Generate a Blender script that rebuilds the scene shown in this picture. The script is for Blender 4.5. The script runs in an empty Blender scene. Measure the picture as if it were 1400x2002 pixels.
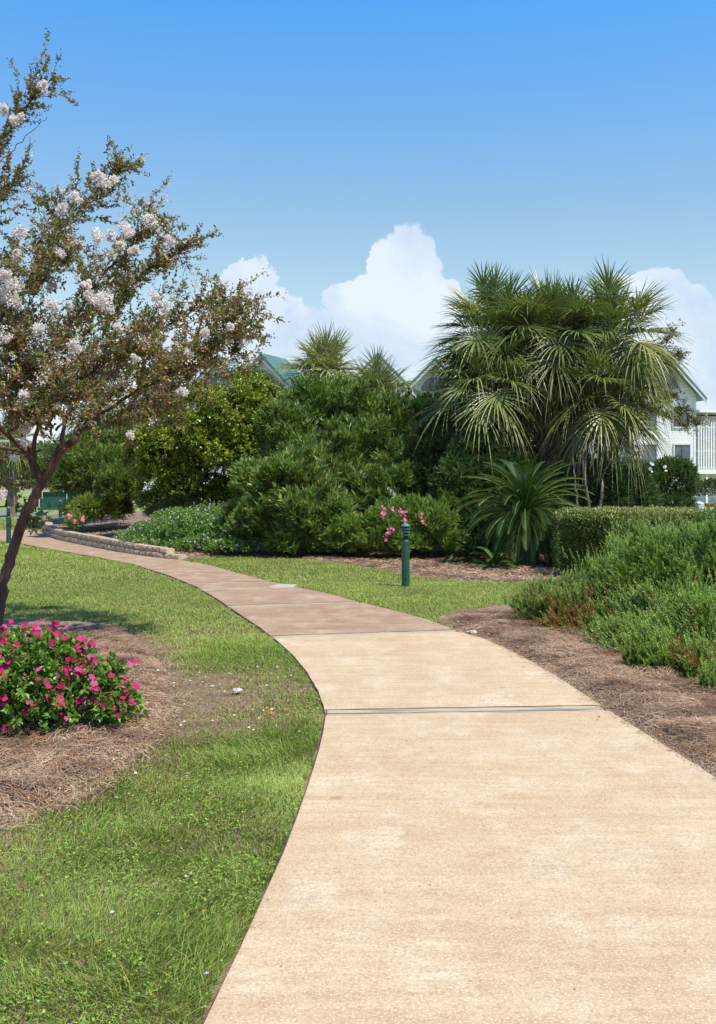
import bpy, math, random
import numpy as np
from math import radians, sin, cos, pi
from mathutils import Vector

# ------------------------------------------------------------------ camera, sky, sun, exposure
S = bpy.context.scene
COL = S.collection
F, H0, HOR, CX = 2040.0, 1.6, 946.0, 700.0      # focal length in photo pixels, eye height, horizon row, centre column
cam_d = bpy.data.cameras.new("camera"); cam = bpy.data.objects.new("camera", cam_d); COL.objects.link(cam)
cam.location = (0, 0, H0); cam.rotation_euler = (radians(90), 0, 0)
cam_d.sensor_fit = 'VERTICAL'; cam_d.sensor_height = 36.0; cam_d.lens = 36.0 * F / 2002.0
cam_d.shift_y = -(1001.0 - HOR) / 2002.0
cam_d.clip_start = 0.05; cam_d.clip_end = 3000
S.camera = cam
S.view_settings.view_transform = 'Standard'; S.view_settings.look = 'None'
S.view_settings.exposure = 0.45; S.view_settings.gamma = 1.0
S.render.resolution_x = 716; S.render.resolution_y = 1024
SUN_EL, SUN_AZ = radians(62), radians(128)       # azimuth clockwise from the view direction
sun_dir = Vector((sin(SUN_AZ) * cos(SUN_EL), cos(SUN_AZ) * cos(SUN_EL), sin(SUN_EL)))
sd = bpy.data.lights.new("sun", 'SUN'); sd.energy = 5.0; sd.angle = radians(0.53); sd.color = (1, 0.95, 0.86)
so = bpy.data.objects.new("sun", sd); COL.objects.link(so)
so.rotation_euler = sun_dir.to_track_quat('Z', 'Y').to_euler()

W = bpy.data.worlds.new("World"); S.world = W; W.use_nodes = True
def build_world():
    nt = W.node_tree; N = nt.nodes; L = nt.links; N.clear()
    out = N.new('ShaderNodeOutputWorld'); bg = N.new('ShaderNodeBackground'); bg.inputs[1].default_value = 0.1
    L.new(bg.outputs[0], out.inputs[0])
    sky = N.new('ShaderNodeTexSky'); sky.sky_type = 'NISHITA'; sky.sun_disc = False
    sky.sun_elevation = SUN_EL; sky.sun_rotation = SUN_AZ
    sky.air_density = 1.0; sky.dust_density = 0.3; sky.ozone_density = 1.5
    tc = N.new('ShaderNodeTexCoord'); sep = N.new('ShaderNodeSeparateXYZ'); L.new(tc.outputs['Generated'], sep.inputs[0])
    def m(op, a, b=None, c=None):
        n = N.new('ShaderNodeMath'); n.operation = op
        for i, v in enumerate((a, b, c)):
            if v is None: continue
            if isinstance(v, (int, float)): n.inputs[i].default_value = v
            else: L.new(v, n.inputs[i])
        return n.outputs[0]
    def vm(op, a, b):
        n = N.new('ShaderNodeVectorMath'); n.operation = op
        for i, v in enumerate((a, b)):
            if isinstance(v, tuple): n.inputs[i].default_value = v
            else: L.new(v, n.inputs[i])
        return n
    def mix(f, a, b, mode='MIX'):
        n = N.new('ShaderNodeMix'); n.data_type = 'RGBA'; n.blend_type = mode
        for i, v in ((0, f), (6, a), (7, b)):
            if isinstance(v, (int, float)): n.inputs[i].default_value = v
            elif isinstance(v, tuple): n.inputs[i].default_value = v
            else: L.new(v, n.inputs[i])
        return n.outputs[2]
    az = m('ARCTAN2', sep.outputs[0], sep.outputs[1]); el = m('ARCSINE', sep.outputs[2])
    # clear-air colour by elevation, laid over the physical sky
    ramp = N.new('ShaderNodeValToRGB'); L.new(m('MULTIPLY', el, 1 / 1.2), ramp.inputs[0])
    cr = ramp.color_ramp; cr.elements[0].position = 0.0; cr.elements[0].color = SKY[0][1] + (1,)
    cr.elements[1].position = 1.0; cr.elements[1].color = SKY[-1][1] + (1,)
    for p, c in SKY[1:-1]:
        e = cr.elements.new(p / 1.2); e.color = c + (1,)
    clear = mix(1.0, sky.outputs[0], ramp.outputs[0], 'MULTIPLY')
    # cumulus: union of soft blobs in direction space, ruffled by noise
    comb = N.new('ShaderNodeCombineXYZ'); L.new(az, comb.inputs[0]); L.new(el, comb.inputs[1])
    def noise(scale, detail, rough=0.55, off=(0, 0, 0), dist=0.0):
        n = N.new('ShaderNodeTexNoise'); n.inputs['Scale'].default_value = scale; n.inputs['Detail'].default_value = detail
        n.inputs['Roughness'].default_value = rough; n.inputs['Distortion'].default_value = dist
        L.new(vm('ADD', comb.outputs[0], off).outputs[0], n.inputs['Vector']); return n
    n1 = noise(14, 6, 0.55); n2 = noise(46, 4, 0.6, (3, 1, 0))
    w1 = vm('MULTIPLY', vm('SUBTRACT', n1.outputs['Color'], (0.5, 0.5, 0.5)).outputs[0], (0.055, 0.06, 0)).outputs[0]
    w2 = vm('MULTIPLY', vm('SUBTRACT', n2.outputs['Color'], (0.5, 0.5, 0.5)).outputs[0], (0.026, 0.026, 0)).outputs[0]
    p = vm('ADD', vm('ADD', comb.outputs[0], w1).outputs[0], w2).outputs[0]
    field = None
    for (x, y, rx, ry) in CLOUDS:
        a = math.atan((x - CX) / F); e = math.atan((HOR - y) / F * cos(a))
        d = vm('SUBTRACT', p, (a, e, 0)); d = vm('MULTIPLY', d.outputs[0], (F / rx, F / ry, 0))
        ln = N.new('ShaderNodeVectorMath'); ln.operation = 'LENGTH'; L.new(d.outputs[0], ln.inputs[0])
        f = m('SUBTRACT', 1.0, ln.outputs['Value'])
        field = f if field is None else m('SMOOTH_MAX', field, f, 0.10)
    # low bank all round the horizon
    low = m('MULTIPLY', m('SUBTRACT', m('ADD', 0.075, m('MULTIPLY', noise(5, 4).outputs['Fac'], 0.12)), el), 6.0)
    field = m('MAXIMUM', field, low)
    mr = N.new('ShaderNodeMapRange'); mr.interpolation_type = 'SMOOTHSTEP'; L.new(field, mr.inputs[0])
    mr.inputs[1].default_value = 0.0; mr.inputs[2].default_value = 0.13
    body = N.new('ShaderNodeMapRange'); L.new(noise(10, 6, 0.6, (7, 2, 0), 0.4).outputs['Fac'], body.inputs[0])
    body.inputs[1].default_value = 0.38; body.inputs[2].default_value = 0.6
    ccol = mix(body.outputs[0], CL0, CL1)
    wisp = m('MULTIPLY', mr.outputs[0], 0.84)
    L.new(mix(wisp, clear, ccol), bg.inputs[0])
SKY = [(0.0, (1.25, 1.05, 1.0)), (0.12, (1.45, 1.3, 1.05)), (0.25, (1.2, 1.3, 1.22)), (0.44, (0.56, 1.38, 1.88)), (1.2, (0.55, 1.1, 1.5))]
CL0 = (4.5, 5.5, 7.0, 1); CL1 = (6.5, 7.0, 7.7, 1)
CLOUDS = [(1225, 585, 62, 50), (1300, 585, 80, 55), (655, 600, 34, 26), (690, 625, 45, 40), (715, 572, 42, 42), (845, 545, 40, 50), (500, 540, 45, 50), (475, 560, 72, 62), (430, 590, 60, 50), (535, 610, 70, 60), (590, 660, 70, 45), (665, 615, 40, 35), (700, 590, 55, 50), (870, 570, 45, 50), (760, 520, 40, 45),  (450, 640, 120, 90), (530, 690, 130, 90), (620, 700, 120, 60),
          (800, 530, 78, 85), (760, 610, 115, 90), (830, 620, 100, 110), (720, 690, 150, 90), (880, 700, 120, 90),
          (1290, 600, 90, 72), (1340, 680, 120, 110), (1230, 610, 50, 55), (1400, 760, 160, 120), (350, 700, 150, 90), (150, 740, 200, 80),
          (1000, 760, 200, 90), (1520, 700, 120, 120), (-160, 650, 160, 120)]
build_world()

# ------------------------------------------------------------------ helpers
rng = np.random.default_rng(7); random.seed(7)
def G(px, py):            # photo pixel on the ground -> world x, y
    Y = F * H0 / (py - HOR); return ((px - CX) / F * Y, Y)
def P3(px, py, Y):        # photo pixel at a known distance -> world point
    return ((px - CX) / F * Y, Y, H0 + (HOR - py) / F * Y)
def tag(o, label=None, cat=None, group=None, kind=None):
    if label: o['label'] = label
    if cat: o['category'] = cat
    if group: o['group'] = group
    if kind: o['kind'] = kind
    return o
def empty(name, loc, label, cat, group=None):
    o = bpy.data.objects.new(name, None); COL.objects.link(o); o.location = loc
    return tag(o, label, cat, group)

def node_mat(name, rough=0.6, spec=0.5):
    m = bpy.data.materials.new(name); m.use_nodes = True
    b = m.node_tree.nodes['Principled BSDF']; b.inputs['Roughness'].default_value = rough
    b.inputs['Specular IOR Level'].default_value = spec
    return m, m.node_tree.nodes, m.node_tree.links, b
def leaf_mat(name, rough=0.45, spec=0.5, trans=0.3, tmul=(1.1, 1.35, 0.45)):
    """leaf colour from the per-leaf attribute 'tint', with some light passing through"""
    m, N, L, b = node_mat(name, rough, spec)
    at = N.new('ShaderNodeAttribute'); at.attribute_name = 'tint'
    L.new(at.outputs['Color'], b.inputs['Base Color'])
    tr = N.new('ShaderNodeBsdfTranslucent'); mu = N.new('ShaderNodeMix'); mu.data_type = 'RGBA'; mu.blend_type = 'MULTIPLY'
    mu.inputs[0].default_value = 1.0; L.new(at.outputs['Color'], mu.inputs[6]); mu.inputs[7].default_value = tuple(tmul) + (1,)
    L.new(mu.outputs[2], tr.inputs[0])
    mx = N.new('ShaderNodeMixShader'); mx.inputs[0].default_value = trans
    L.new(b.outputs[0], mx.inputs[1]); L.new(tr.outputs[0], mx.inputs[2])
    L.new(mx.outputs[0], N['Material Output'].inputs[0]); return m
def noise_mat(name, c1, c2, scale=5, rough=0.8, bump=0.3, detail=6, spec=0.3, c3=None, s3=60, bscale=None, stretch=(1, 1, 1)):
    m, N, L, b = node_mat(name, rough, spec)
    tc = N.new('ShaderNodeTexCoord'); mp = N.new('ShaderNodeMapping'); mp.inputs['Scale'].default_value = stretch
    L.new(tc.outputs['Object'], mp.inputs[0])
    n = N.new('ShaderNodeTexNoise'); n.inputs['Scale'].default_value = scale; n.inputs['Detail'].default_value = detail
    L.new(mp.outputs[0], n.inputs['Vector'])
    r = N.new('ShaderNodeValToRGB'); r.color_ramp.elements[0].position = 0.32; r.color_ramp.elements[1].position = 0.68
    r.color_ramp.elements[0].color = tuple(c1) + (1,); r.color_ramp.elements[1].color = tuple(c2) + (1,)
    L.new(n.outputs['Fac'], r.inputs[0]); colr = r.outputs[0]
    if c3:
        n3 = N.new('ShaderNodeTexNoise'); n3.inputs['Scale'].default_value = s3; n3.inputs['Detail'].default_value = 3
        L.new(mp.outputs[0], n3.inputs['Vector'])
        r3 = N.new('ShaderNodeValToRGB'); r3.color_ramp.elements[0].position = 0.5; r3.color_ramp.elements[1].position = 0.66
        r3.color_ramp.elements[0].color = (0, 0, 0, 1); r3.color_ramp.elements[1].color = (1, 1, 1, 1)
        L.new(n3.outputs['Fac'], r3.inputs[0])
        mx = N.new('ShaderNodeMix'); mx.data_type = 'RGBA'; L.new(r3.outputs[0], mx.inputs[0]); L.new(colr, mx.inputs[6]); mx.inputs[7].default_value = tuple(c3) + (1,)
        colr = mx.outputs[2]
    L.new(colr, b.inputs['Base Color'])
    if bump:
        nb = N.new('ShaderNodeTexNoise'); nb.inputs['Scale'].default_value = bscale or scale * 4; nb.inputs['Detail'].default_value = 6
        L.new(mp.outputs[0], nb.inputs['Vector'])
        bp = N.new('ShaderNodeBump'); bp.inputs['Strength'].default_value = bump; bp.inputs['Distance'].default_value = 0.02
        L.new(nb.outputs['Fac'], bp.inputs['Height']); L.new(bp.outputs[0], b.inputs['Normal'])
    return m

# numpy value noise
def _h(ix, iy, iz, seed):
    n = (ix * 374761393 + iy * 668265263 + iz * 2147483647 + seed * 974634777) & 0xffffffff
    n = ((n ^ (n >> 13)) * 1274126177) & 0xffffffff
    return ((n ^ (n >> 16)) & 0xffff) / 65535.0
def vnoise(p, scale=1.0, seed=0):
    p = np.asarray(p, float) * scale
    if p.shape[1] == 2: p = np.column_stack([p, np.zeros(len(p))])
    i = np.floor(p).astype(np.int64); f = p - i; f = f * f * (3 - 2 * f); r = 0
    for dx in (0, 1):
        for dy in (0, 1):
            for dz in (0, 1):
                w = (f[:, 0] if dx else 1 - f[:, 0]) * (f[:, 1] if dy else 1 - f[:, 1]) * (f[:, 2] if dz else 1 - f[:, 2])
                r = r + w * _h(i[:, 0] + dx, i[:, 1] + dy, i[:, 2] + dz, seed)
    return r
def fbm(p, scale=1.0, seed=0, o=3):
    s = 0; a = 0.5; t = 0
    for k in range(o): s = s + a * vnoise(p, scale * 2 ** k, seed + k); t += a; a *= 0.5
    return s / t
def unit(v): return v / np.maximum(np.linalg.norm(v, axis=-1, keepdims=True), 1e-9)
def rdir(n): return unit(rng.normal(size=(n, 3)))
def inpoly(x, y, poly):
    poly = np.asarray(poly); r = np.zeros(len(x), bool); j = len(poly) - 1
    for i in range(len(poly)):
        xi, yi = poly[i]; xj, yj = poly[j]
        c = ((yi > y) != (yj > y)); 
        with np.errstate(divide='ignore', invalid='ignore'):
            c &= x < (xj - xi) * (y - yi) / (yj - yi) + xi
        r ^= c; j = i
    return r
def polydist(x, y, poly, closed=True):
    poly = np.asarray(poly, float); d = np.full(len(x), 1e9); n = len(poly)
    for i in range(n if closed else n - 1):
        a = poly[i]; b = poly[(i + 1) % n]; ab = b - a; t = ((x - a[0]) * ab[0] + (y - a[1]) * ab[1]) / max(ab @ ab, 1e-9)
        t = np.clip(t, 0, 1); d = np.minimum(d, np.hypot(x - a[0] - t * ab[0], y - a[1] - t * ab[1]))
    return d

class Acc:
    """collects triangles with a colour per vertex, links them as ONE mesh object"""
    def __init__(s): s.v = []; s.f = []; s.c = []; s.n = 0
    def add(s, v, f, c):
        v = np.asarray(v, float); f = np.asarray(f, np.int64)
        if v.ndim == 3:
            N, k = v.shape[:2]
            if N == 0: return
            f = (f[None] + (np.arange(N) * k)[:, None, None]).reshape(-1, 3)
            c = np.asarray(c, float); c = np.broadcast_to(c, (N, 3)) if c.ndim == 1 else c
            c = np.repeat(c, k, axis=0) if c.shape[0] == N and c.ndim == 2 else c.reshape(-1, 3); v = v.reshape(-1, 3)
        else:
            c = np.broadcast_to(np.asarray(c, float), (len(v), 3))
        s.v.append(v); s.f.append(f + s.n); s.c.append(c); s.n += len(v)
    def build(s, name, mat, parent=None, smooth=False, loc=None):
        v = np.concatenate(s.v); f = np.concatenate(s.f); c = np.clip(np.concatenate(s.c), 0, 1)
        if parent is not None: v = v - np.array(parent.location)
        elif loc is not None: v = v - np.array(loc)
        me = bpy.data.meshes.new(name); me.vertices.add(len(v)); me.vertices.foreach_set('co', v.astype(np.float32).ravel())
        me.loops.add(len(f) * 3); me.loops.foreach_set('vertex_index', f.astype(np.int32).ravel())
        me.polygons.add(len(f)); me.polygons.foreach_set('loop_start', np.arange(0, len(f) * 3, 3, dtype=np.int32))
        me.polygons.foreach_set('use_smooth', np.full(len(f), smooth))
        me.update(calc_edges=True)
        a = me.color_attributes.new('tint', 'FLOAT_COLOR', 'POINT')
        a.data.foreach_set('color', np.column_stack([c, np.ones(len(c))]).astype(np.float32).ravel())
        me.materials.append(mat)
        o = bpy.data.objects.new(name, me); COL.objects.link(o)
        if parent is not None: o.parent = parent
        elif loc is not None: o.location = loc
        return o
# leaf templates: x across, y along, z out of the blade
T2 = (np.array([(0, 0, 0), (0.5, 0.5, 0.10), (0, 1, -0.05), (-0.5, 0.5, 0.10)]), [(0, 1, 2), (0, 2, 3)])
T4 = (np.array([(0, 0, 0), (0.42, 0.3, 0.09), (0.4, 0.65, 0.05), (0, 1, -0.12), (-0.4, 0.65, 0.05), (-0.42, 0.3, 0.09), (0, .5, 0)]), [(0, 1, 6), (1, 2, 6), (2, 3, 6), (3, 4, 6), (4, 5, 6), (5, 0, 6)])
TOB = (np.array([(0, 0, 0), (0.3, 0.4, 0.05), (0.5, 0.75, 0.04), (0, 1, -0.03), (-0.5, 0.75, 0.04), (-0.3, 0.4, 0.05)]), [(0, 1, 5), (1, 2, 4), (1, 4, 5), (2, 3, 4)])
TN = (np.array([(-0.5, 0, 0), (0.5, 0, 0), (0, 1, 0)]), [(0, 1, 2)])
TBL = (np.array([(-0.5, 0, 0), (0.5, 0, 0), (0.42, 0.5, 0.06), (-0.42, 0.5, 0.06), (0, 1, -0.22)]), [(0, 1, 2), (0, 2, 3), (3, 2, 4)])
def leaves(acc, P, D, Ln, Wd, tpl, col, up=None, upw=0.6):
    """blades at P pointing along D; their faces turn partly towards 'up'"""
    n = len(P); D = unit(D)
    h = rdir(n) + (upw * (np.array([0, 0, 1.0]) if up is None else up))
    Nn = unit(h - (h * D).sum(1, keepdims=True) * D); Sx = np.cross(D, Nn)
    Ln = np.broadcast_to(np.asarray(Ln, float).reshape(-1, 1), (n, 1)); Wd = np.broadcast_to(np.asarray(Wd, float).reshape(-1, 1), (n, 1))
    T = tpl[0]
    v = P[:, None] + T[None, :, 0:1] * (Wd * Sx)[:, None] + T[None, :, 1:2] * (Ln * D)[:, None] + T[None, :, 2:3] * (Ln * Nn)[:, None]
    acc.add(v, tpl[1], col)
def sprigs(acc, T, A, m, sl, Ln, Wd, spread, tpl, colf, upw=0.6, jit=0.0):
    """m leaves round each tip T along axis A"""
    n = len(T); A = unit(A); t = np.repeat(T, m, 0); a = np.repeat(A, m, 0); k = np.tile(np.arange(m), n) / m
    r = rdir(n * m); r = unit(r - (r * a).sum(1, keepdims=True) * a)
    ang = np.radians(spread[0] + (spread[1] - spread[0]) * k + rng.normal(0, 10, n * m))[:, None]
    D = a * np.cos(ang) + r * np.sin(ang)
    P = t - a * (sl * k)[:, None] + rng.normal(0, jit, (n * m, 3)) if jit else t - a * (sl * k)[:, None]
    s = rng.uniform(0.7, 1.15, n * m)
    leaves(acc, P, D, Ln * s, Wd * s, tpl, colf(n, m, k, t), upw=upw)
def tube(acc, pts, rad, col=(0.2, 0.15, 0.1), sides=6, rough=0.0):
    pts = np.asarray(pts, float); n = len(pts); rad = np.broadcast_to(np.asarray(rad, float), (n,))
    tg = unit(np.gradient(pts, axis=0)); ref = np.array([0, 0, 1.0]) if abs(tg[0][2]) < 0.9 else np.array([1.0, 0, 0])
    s = unit(np.cross(tg, ref)); u = np.cross(s, tg); an = np.arange(sides) * 2 * pi / sides
    R = rad[:, None] * (1 + (rng.uniform(-rough, rough, (n, sides)) if rough else 0)) * np.ones((n, sides))
    v = pts[:, None] + R[:, :, None] * (np.cos(an)[None, :, None] * s[:, None] + np.sin(an)[None, :, None] * u[:, None])
    v = np.concatenate([v.reshape(-1, 3), pts[-1:]]); f = []
    for i in range(n - 1):
        for j in range(sides):
            a = i * sides + j; b = i * sides + (j + 1) % sides
            f += [(a, b, b + sides), (a, b + sides, a + sides)]
    for j in range(sides): f.append(((n - 1) * sides + j, (n - 1) * sides + (j + 1) % sides, n * sides))
    acc.add(v, f, col)
def smooth_path(pts, n):
    pts = np.asarray(pts, float); k = len(pts); out = []
    t = np.linspace(0, k - 1, n)
    for x in t:
        i = min(int(x), k - 2); u = x - i
        p0 = pts[max(i - 1, 0)]; p1 = pts[i]; p2 = pts[i + 1]; p3 = pts[min(i + 2, k - 1)]
        out.append(0.5 * ((2 * p1) + (-p0 + p2) * u + (2 * p0 - 5 * p1 + 4 * p2 - p3) * u * u + (-p0 + 3 * p1 - 3 * p2 + p3) * u ** 3))
    return np.array(out)
def box(acc, c, s, col=(0.5,) * 3, rz=0.0, bev=0.0):
    c = np.asarray(c, float); hx, hy, hz = np.asarray(s, float) / 2
    v = np.array([(x, y, z) for z in (-hz, hz) for x, y in ((-hx, -hy), (hx, -hy), (hx, hy), (-hx, hy))])
    R = np.array([[cos(rz), -sin(rz), 0], [sin(rz), cos(rz), 0], [0, 0, 1]])
    acc.add(v @ R.T + c, [(0, 2, 1), (0, 3, 2), (4, 5, 6), (4, 6, 7), (0, 1, 5), (0, 5, 4), (1, 2, 6), (1, 6, 5), (2, 3, 7), (2, 7, 6), (3, 0, 4), (3, 4, 7)], col)
def lathe(acc, prof, c, col=(0.5,) * 3, sides=20):
    c = np.asarray(c, float); v = []; f = []; n = len(prof)
    for r, z in prof:
        for j in range(sides): v.append((r * cos(2 * pi * j / sides), r * sin(2 * pi * j / sides), z))
    for i in range(n - 1):
        for j in range(sides):
            a = i * sides + j; b = i * sides + (j + 1) % sides; f += [(a, b, b + sides), (a, b + sides, a + sides)]
    acc.add(np.array(v) + c, f, col)
def prism(acc, poly, z0, z1, col=(0.5,) * 3, axis='z', off=(0, 0, 0)):
    """convex polygon extruded; axis 'y' takes (x,z) points and extrudes in y"""
    n = len(poly); lo = [(p[0], p[1], z0) for p in poly]; hi = [(p[0], p[1], z1) for p in poly]
    v = np.array(lo + hi, float)
    if axis == 'y': v = v[:, [0, 2, 1]]
    f = [(0, i + 1, i) for i in range(1, n - 1)] + [(n, n + i, n + i + 1) for i in range(1, n - 1)]
    for i in range(n): j = (i + 1) % n; f += [(i, j, n + j), (i, n + j, n + i)]
    acc.add(v + np.array(off), f, col)

# colour helpers for leaves
def colvar(base, dev=0.25, tips=None, odd=None, podd=0.0, sprigdev=0.25):
    base = np.array(base)
    def fn(n, m, k, t):
        lum = np.repeat(rng.uniform(1 - sprigdev, 1 + sprigdev, n), m) * rng.uniform(1 - dev, 1 + dev, n * m)
        c = base[None] * lum[:, None]
        c[:, 0] *= rng.uniform(0.8, 1.25, n * m)
        if tips is not None:
            w = np.clip(1 - k * 2.2, 0, 1)[:, None] * np.repeat(rng.uniform(0, 1, n) ** 1.5, m)[:, None]
            c = c * (1 - w) + np.array(tips)[None] * w
        if odd is not None and podd > 0:
            q = rng.random(n * m) < podd
            oc = np.array(odd); c[q] = oc[rng.integers(0, len(oc), q.sum())] * rng.uniform(0.6, 1.2, (q.sum(), 1))
        return c
    return fn
def lobe_tips(lobes, n, depth=0.35, lump=0.22, lf=1.6, seed=0, cutz=0.02):
    """tips spread through the outer shell of a union of ellipsoids (centre, radii)"""
    L = np.array(lobes, float); area = (L[:, 3] * L[:, 5] + L[:, 4] * L[:, 5] + L[:, 3] * L[:, 4]); pr = area / area.sum()
    k = rng.choice(len(L), n * 2, p=pr); d = rdir(n * 2); d[:, 2] = np.where(d[:, 2] < -0.3, -d[:, 2], d[:, 2])
    r = 1 - depth * rng.random(n * 2) ** 1.7
    c = L[k, :3]; R = L[k, 3:]
    lum = 1 + lump * (fbm(c + d * R, lf, seed, 3) - 0.5) * 2.2
    r = r * (1 + np.abs(rng.normal(0, .07, n * 2)) * (rng.random(n * 2) < .5))
    p = c + d * R * (r * lum)[:, None]
    keep = p[:, 2] > cutz
    for i in range(len(L)):
        q = np.linalg.norm((p - L[i, :3]) / L[i, 3:], axis=1); keep &= (q > 0.62) | (k == i)
    o = unit(d / R); return p[keep][:n], o[keep][:n]
def stems(acc, base, tips, n, r=0.012, col=(0.12, 0.09, 0.06), spread=0.3):
    b = np.array(base, float)
    for t in tips[rng.choice(len(tips), min(n, len(tips)), replace=False)]:
        s = b + np.array([rng.uniform(-spread, spread), rng.uniform(-spread, spread), 0]); mid = (s + t) / 2 + np.array([0, 0, 0.15]) + (t - s) * [0.08, 0.08, 0] + rng.normal(0, .06, 3)
        tube(acc, smooth_path([s, mid, t], 6), np.linspace(r, r * .3, 6), col, 4)

MB = noise_mat('bark', (0.05, 0.03, 0.022), (0.17, 0.10, 0.07), 9, 0.85, 0.8, stretch=(1, 1, 0.3))
MSTEM = noise_mat('stem_bark', (0.07, 0.05, 0.035), (0.17, 0.13, 0.09), 15, 0.85, 0.3)
ML = leaf_mat('leaf', 0.42, 0.45, 0.28)
MLW = leaf_mat('waxy_leaf', 0.32, 0.5, 0.2)
MPALM = leaf_mat('palm_leaf', 0.38, 0.4, 0.2, (1.1, 1.3, 0.5))
MPETAL = leaf_mat('petal', 0.6, 0.3, 0.35, (1, 1, 1))
MDRY = leaf_mat('dry', 0.85, 0.2, 0.05, (1, 1, 1))

# ------------------------------------------------------------------ ground, path, beds
def GP(l): return [G(*p) for p in l]
PL = [(405, 2002), (500, 1800), (545, 1700), (590, 1580), (620, 1490), (633, 1430), (637, 1398), (622, 1355), (598, 1315), (570, 1282), (540, 1255), (505, 1228), (470, 1205), (430, 1177), (385, 1150), (330, 1127), (260, 1105), (190, 1091), (110, 1077), (40, 1064), (-40, 1052)]
PR = [(1560, 1640), (1400, 1528), (1290, 1458), (1190, 1395), (1090, 1328), (1000, 1277), (950, 1254), (895, 1237), (830, 1213), (760, 1194), (700, 1179), (640, 1163), (580, 1150), (530, 1140), (470, 1124), (410, 1107), (345, 1095), (290, 1089), (220, 1078), (160, 1066), (110, 1055), (88, 1046), (86, 1040), (60, 1037), (-40, 1037)]
pathL = GP(PL); pathR = GP(PR)
pathL = [(-0.95, -4.0), (-0.58, 1.5)] + pathL   # carry on under and behind the camera
pathR = [(1.45, -4.0), (1.9, 3.0)] + pathR
PATH = pathL + pathR[::-1]
BEDR = GP([(1010, 1186), (940, 1190), (885, 1199), (850, 1212)]) + pathR[1:10][::-1] + [(7.5, 4.2), (9.5, 9), (9, 14.5)] + GP([(1250, 1150), (1110, 1150)])
BEDL = GP([(-80, 1213), (60, 1213), (150, 1216), (230, 1228), (290, 1262), (322, 1310), (334, 1370), (312, 1430), (255, 1478), (195, 1532), (130, 1575), (60, 1600), (0, 1622), (-150, 1700)]) + [(-6.5, 5), (-7, 11)]
BEDC = GP([(345, 1094), (430, 1089), (520, 1090), (600, 1095), (680, 1106), (760, 1118), (830, 1130), (900, 1137), (1000, 1141), (1110, 1143), (1300, 1130), (1560, 1060)]) + [(20, 40), (-2, 44), (-14, 44), (-11.5, 37)] + GP([(90, 1036), (88, 1040), (96, 1046), (160, 1062), (250, 1077)])
BEDS = {'R': BEDR, 'L': BEDL, 'C': BEDC}

MG = noise_mat('soil_thatch', (0.13, 0.08, 0.045), (0.23, 0.15, 0.09), 6, 0.95, 1.0, c3=(0.24, 0.17, 0.11), s3=30, bscale=60)
me = bpy.data.meshes.new('ground'); R = 900
me.from_pydata([(-R, -60, 0), (R, -60, 0), (R, R, 0), (-R, R, 0)], [], [(0, 1, 2, 3)]); me.materials.append(MG)
g = bpy.data.objects.new('ground', me); COL.objects.link(g); tag(g, kind='structure')

def sheet(name, poly, cell, zf, mat, z0=0.008):
    P = np.array(poly); x0, y0 = P.min(0) - cell; x1, y1 = P.max(0) + cell
    xs = np.arange(x0, x1, cell); ys = np.arange(y0, y1, cell); X, Y = np.meshgrid(xs, ys); nx = len(xs)
    x = X.ravel(); y = Y.ravel(); ins = inpoly(x, y, poly); d = polydist(x, y, poly) * np.where(ins, 1, -1)
    z = zf(x, y, d) + z0; i = np.arange(len(x)).reshape(X.shape)
    a = i[:-1, :-1].ravel(); b = i[:-1, 1:].ravel(); c = i[1:, 1:].ravel(); dd = i[1:, :-1].ravel()
    ok = ins[a] | ins[b] | ins[c] | ins[dd]
    a, b, c, dd = a[ok], b[ok], c[ok], dd[ok]
    f = np.concatenate([np.column_stack([a, b, c]), np.column_stack([a, c, dd])])
    used, inv = np.unique(f.ravel(), return_inverse=True)
    A = Acc(); A.add(np.column_stack([x, y, z])[used], inv.reshape(-1, 3), (0.3, 0.2, 0.15)); o = A.build(name, mat, smooth=True); tag(o, kind='structure'); return o
MMUL = noise_mat('pine_mulch', (0.09, 0.058, 0.036), (0.25, 0.165, 0.11), 22, 0.95, 1.0, c3=(0.36, 0.27, 0.21), s3=90, bscale=70)
def hb(x, y, d): return np.clip(d, -0.03, 0.25) * 0.12 + 0.07 * (fbm(np.column_stack([x, y]), 3.5, 5) - 0.4) * np.clip(d * 6, 0, 1)
def hc(x, y, d):   # the centre bed rises to a mound behind the stone edging
    wall = GP([(96, 1046), (160, 1062), (250, 1077), (345, 1094)])
    t = np.clip((x + 11.5) / 6.5, 0, 1); lift = np.where(y > 21.5, np.clip((y - 21.5) / 3.0, 0, 1), 0) * np.clip((-3.0 - x) / 2.0, 0, 1)
    dw = polydist(x, y, GP([(60, 1040), (86, 1040), (96, 1046), (160, 1062), (250, 1077), (345, 1094)]), False)
    return hb(x, y, d) * 0.6 + lift * (0.16 + 0.30 * np.clip(dw / 4.0, 0, 1) * np.clip(d / 2.0, 0, 1))
bedr = sheet('mulch_bed', BEDR, 0.06, hb, MMUL); bedl = sheet('mulch_bed', BEDL, 0.06, hb, MMUL); bedc = sheet('mulch_bed', BEDC, 0.15, hc, MMUL)

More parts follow.
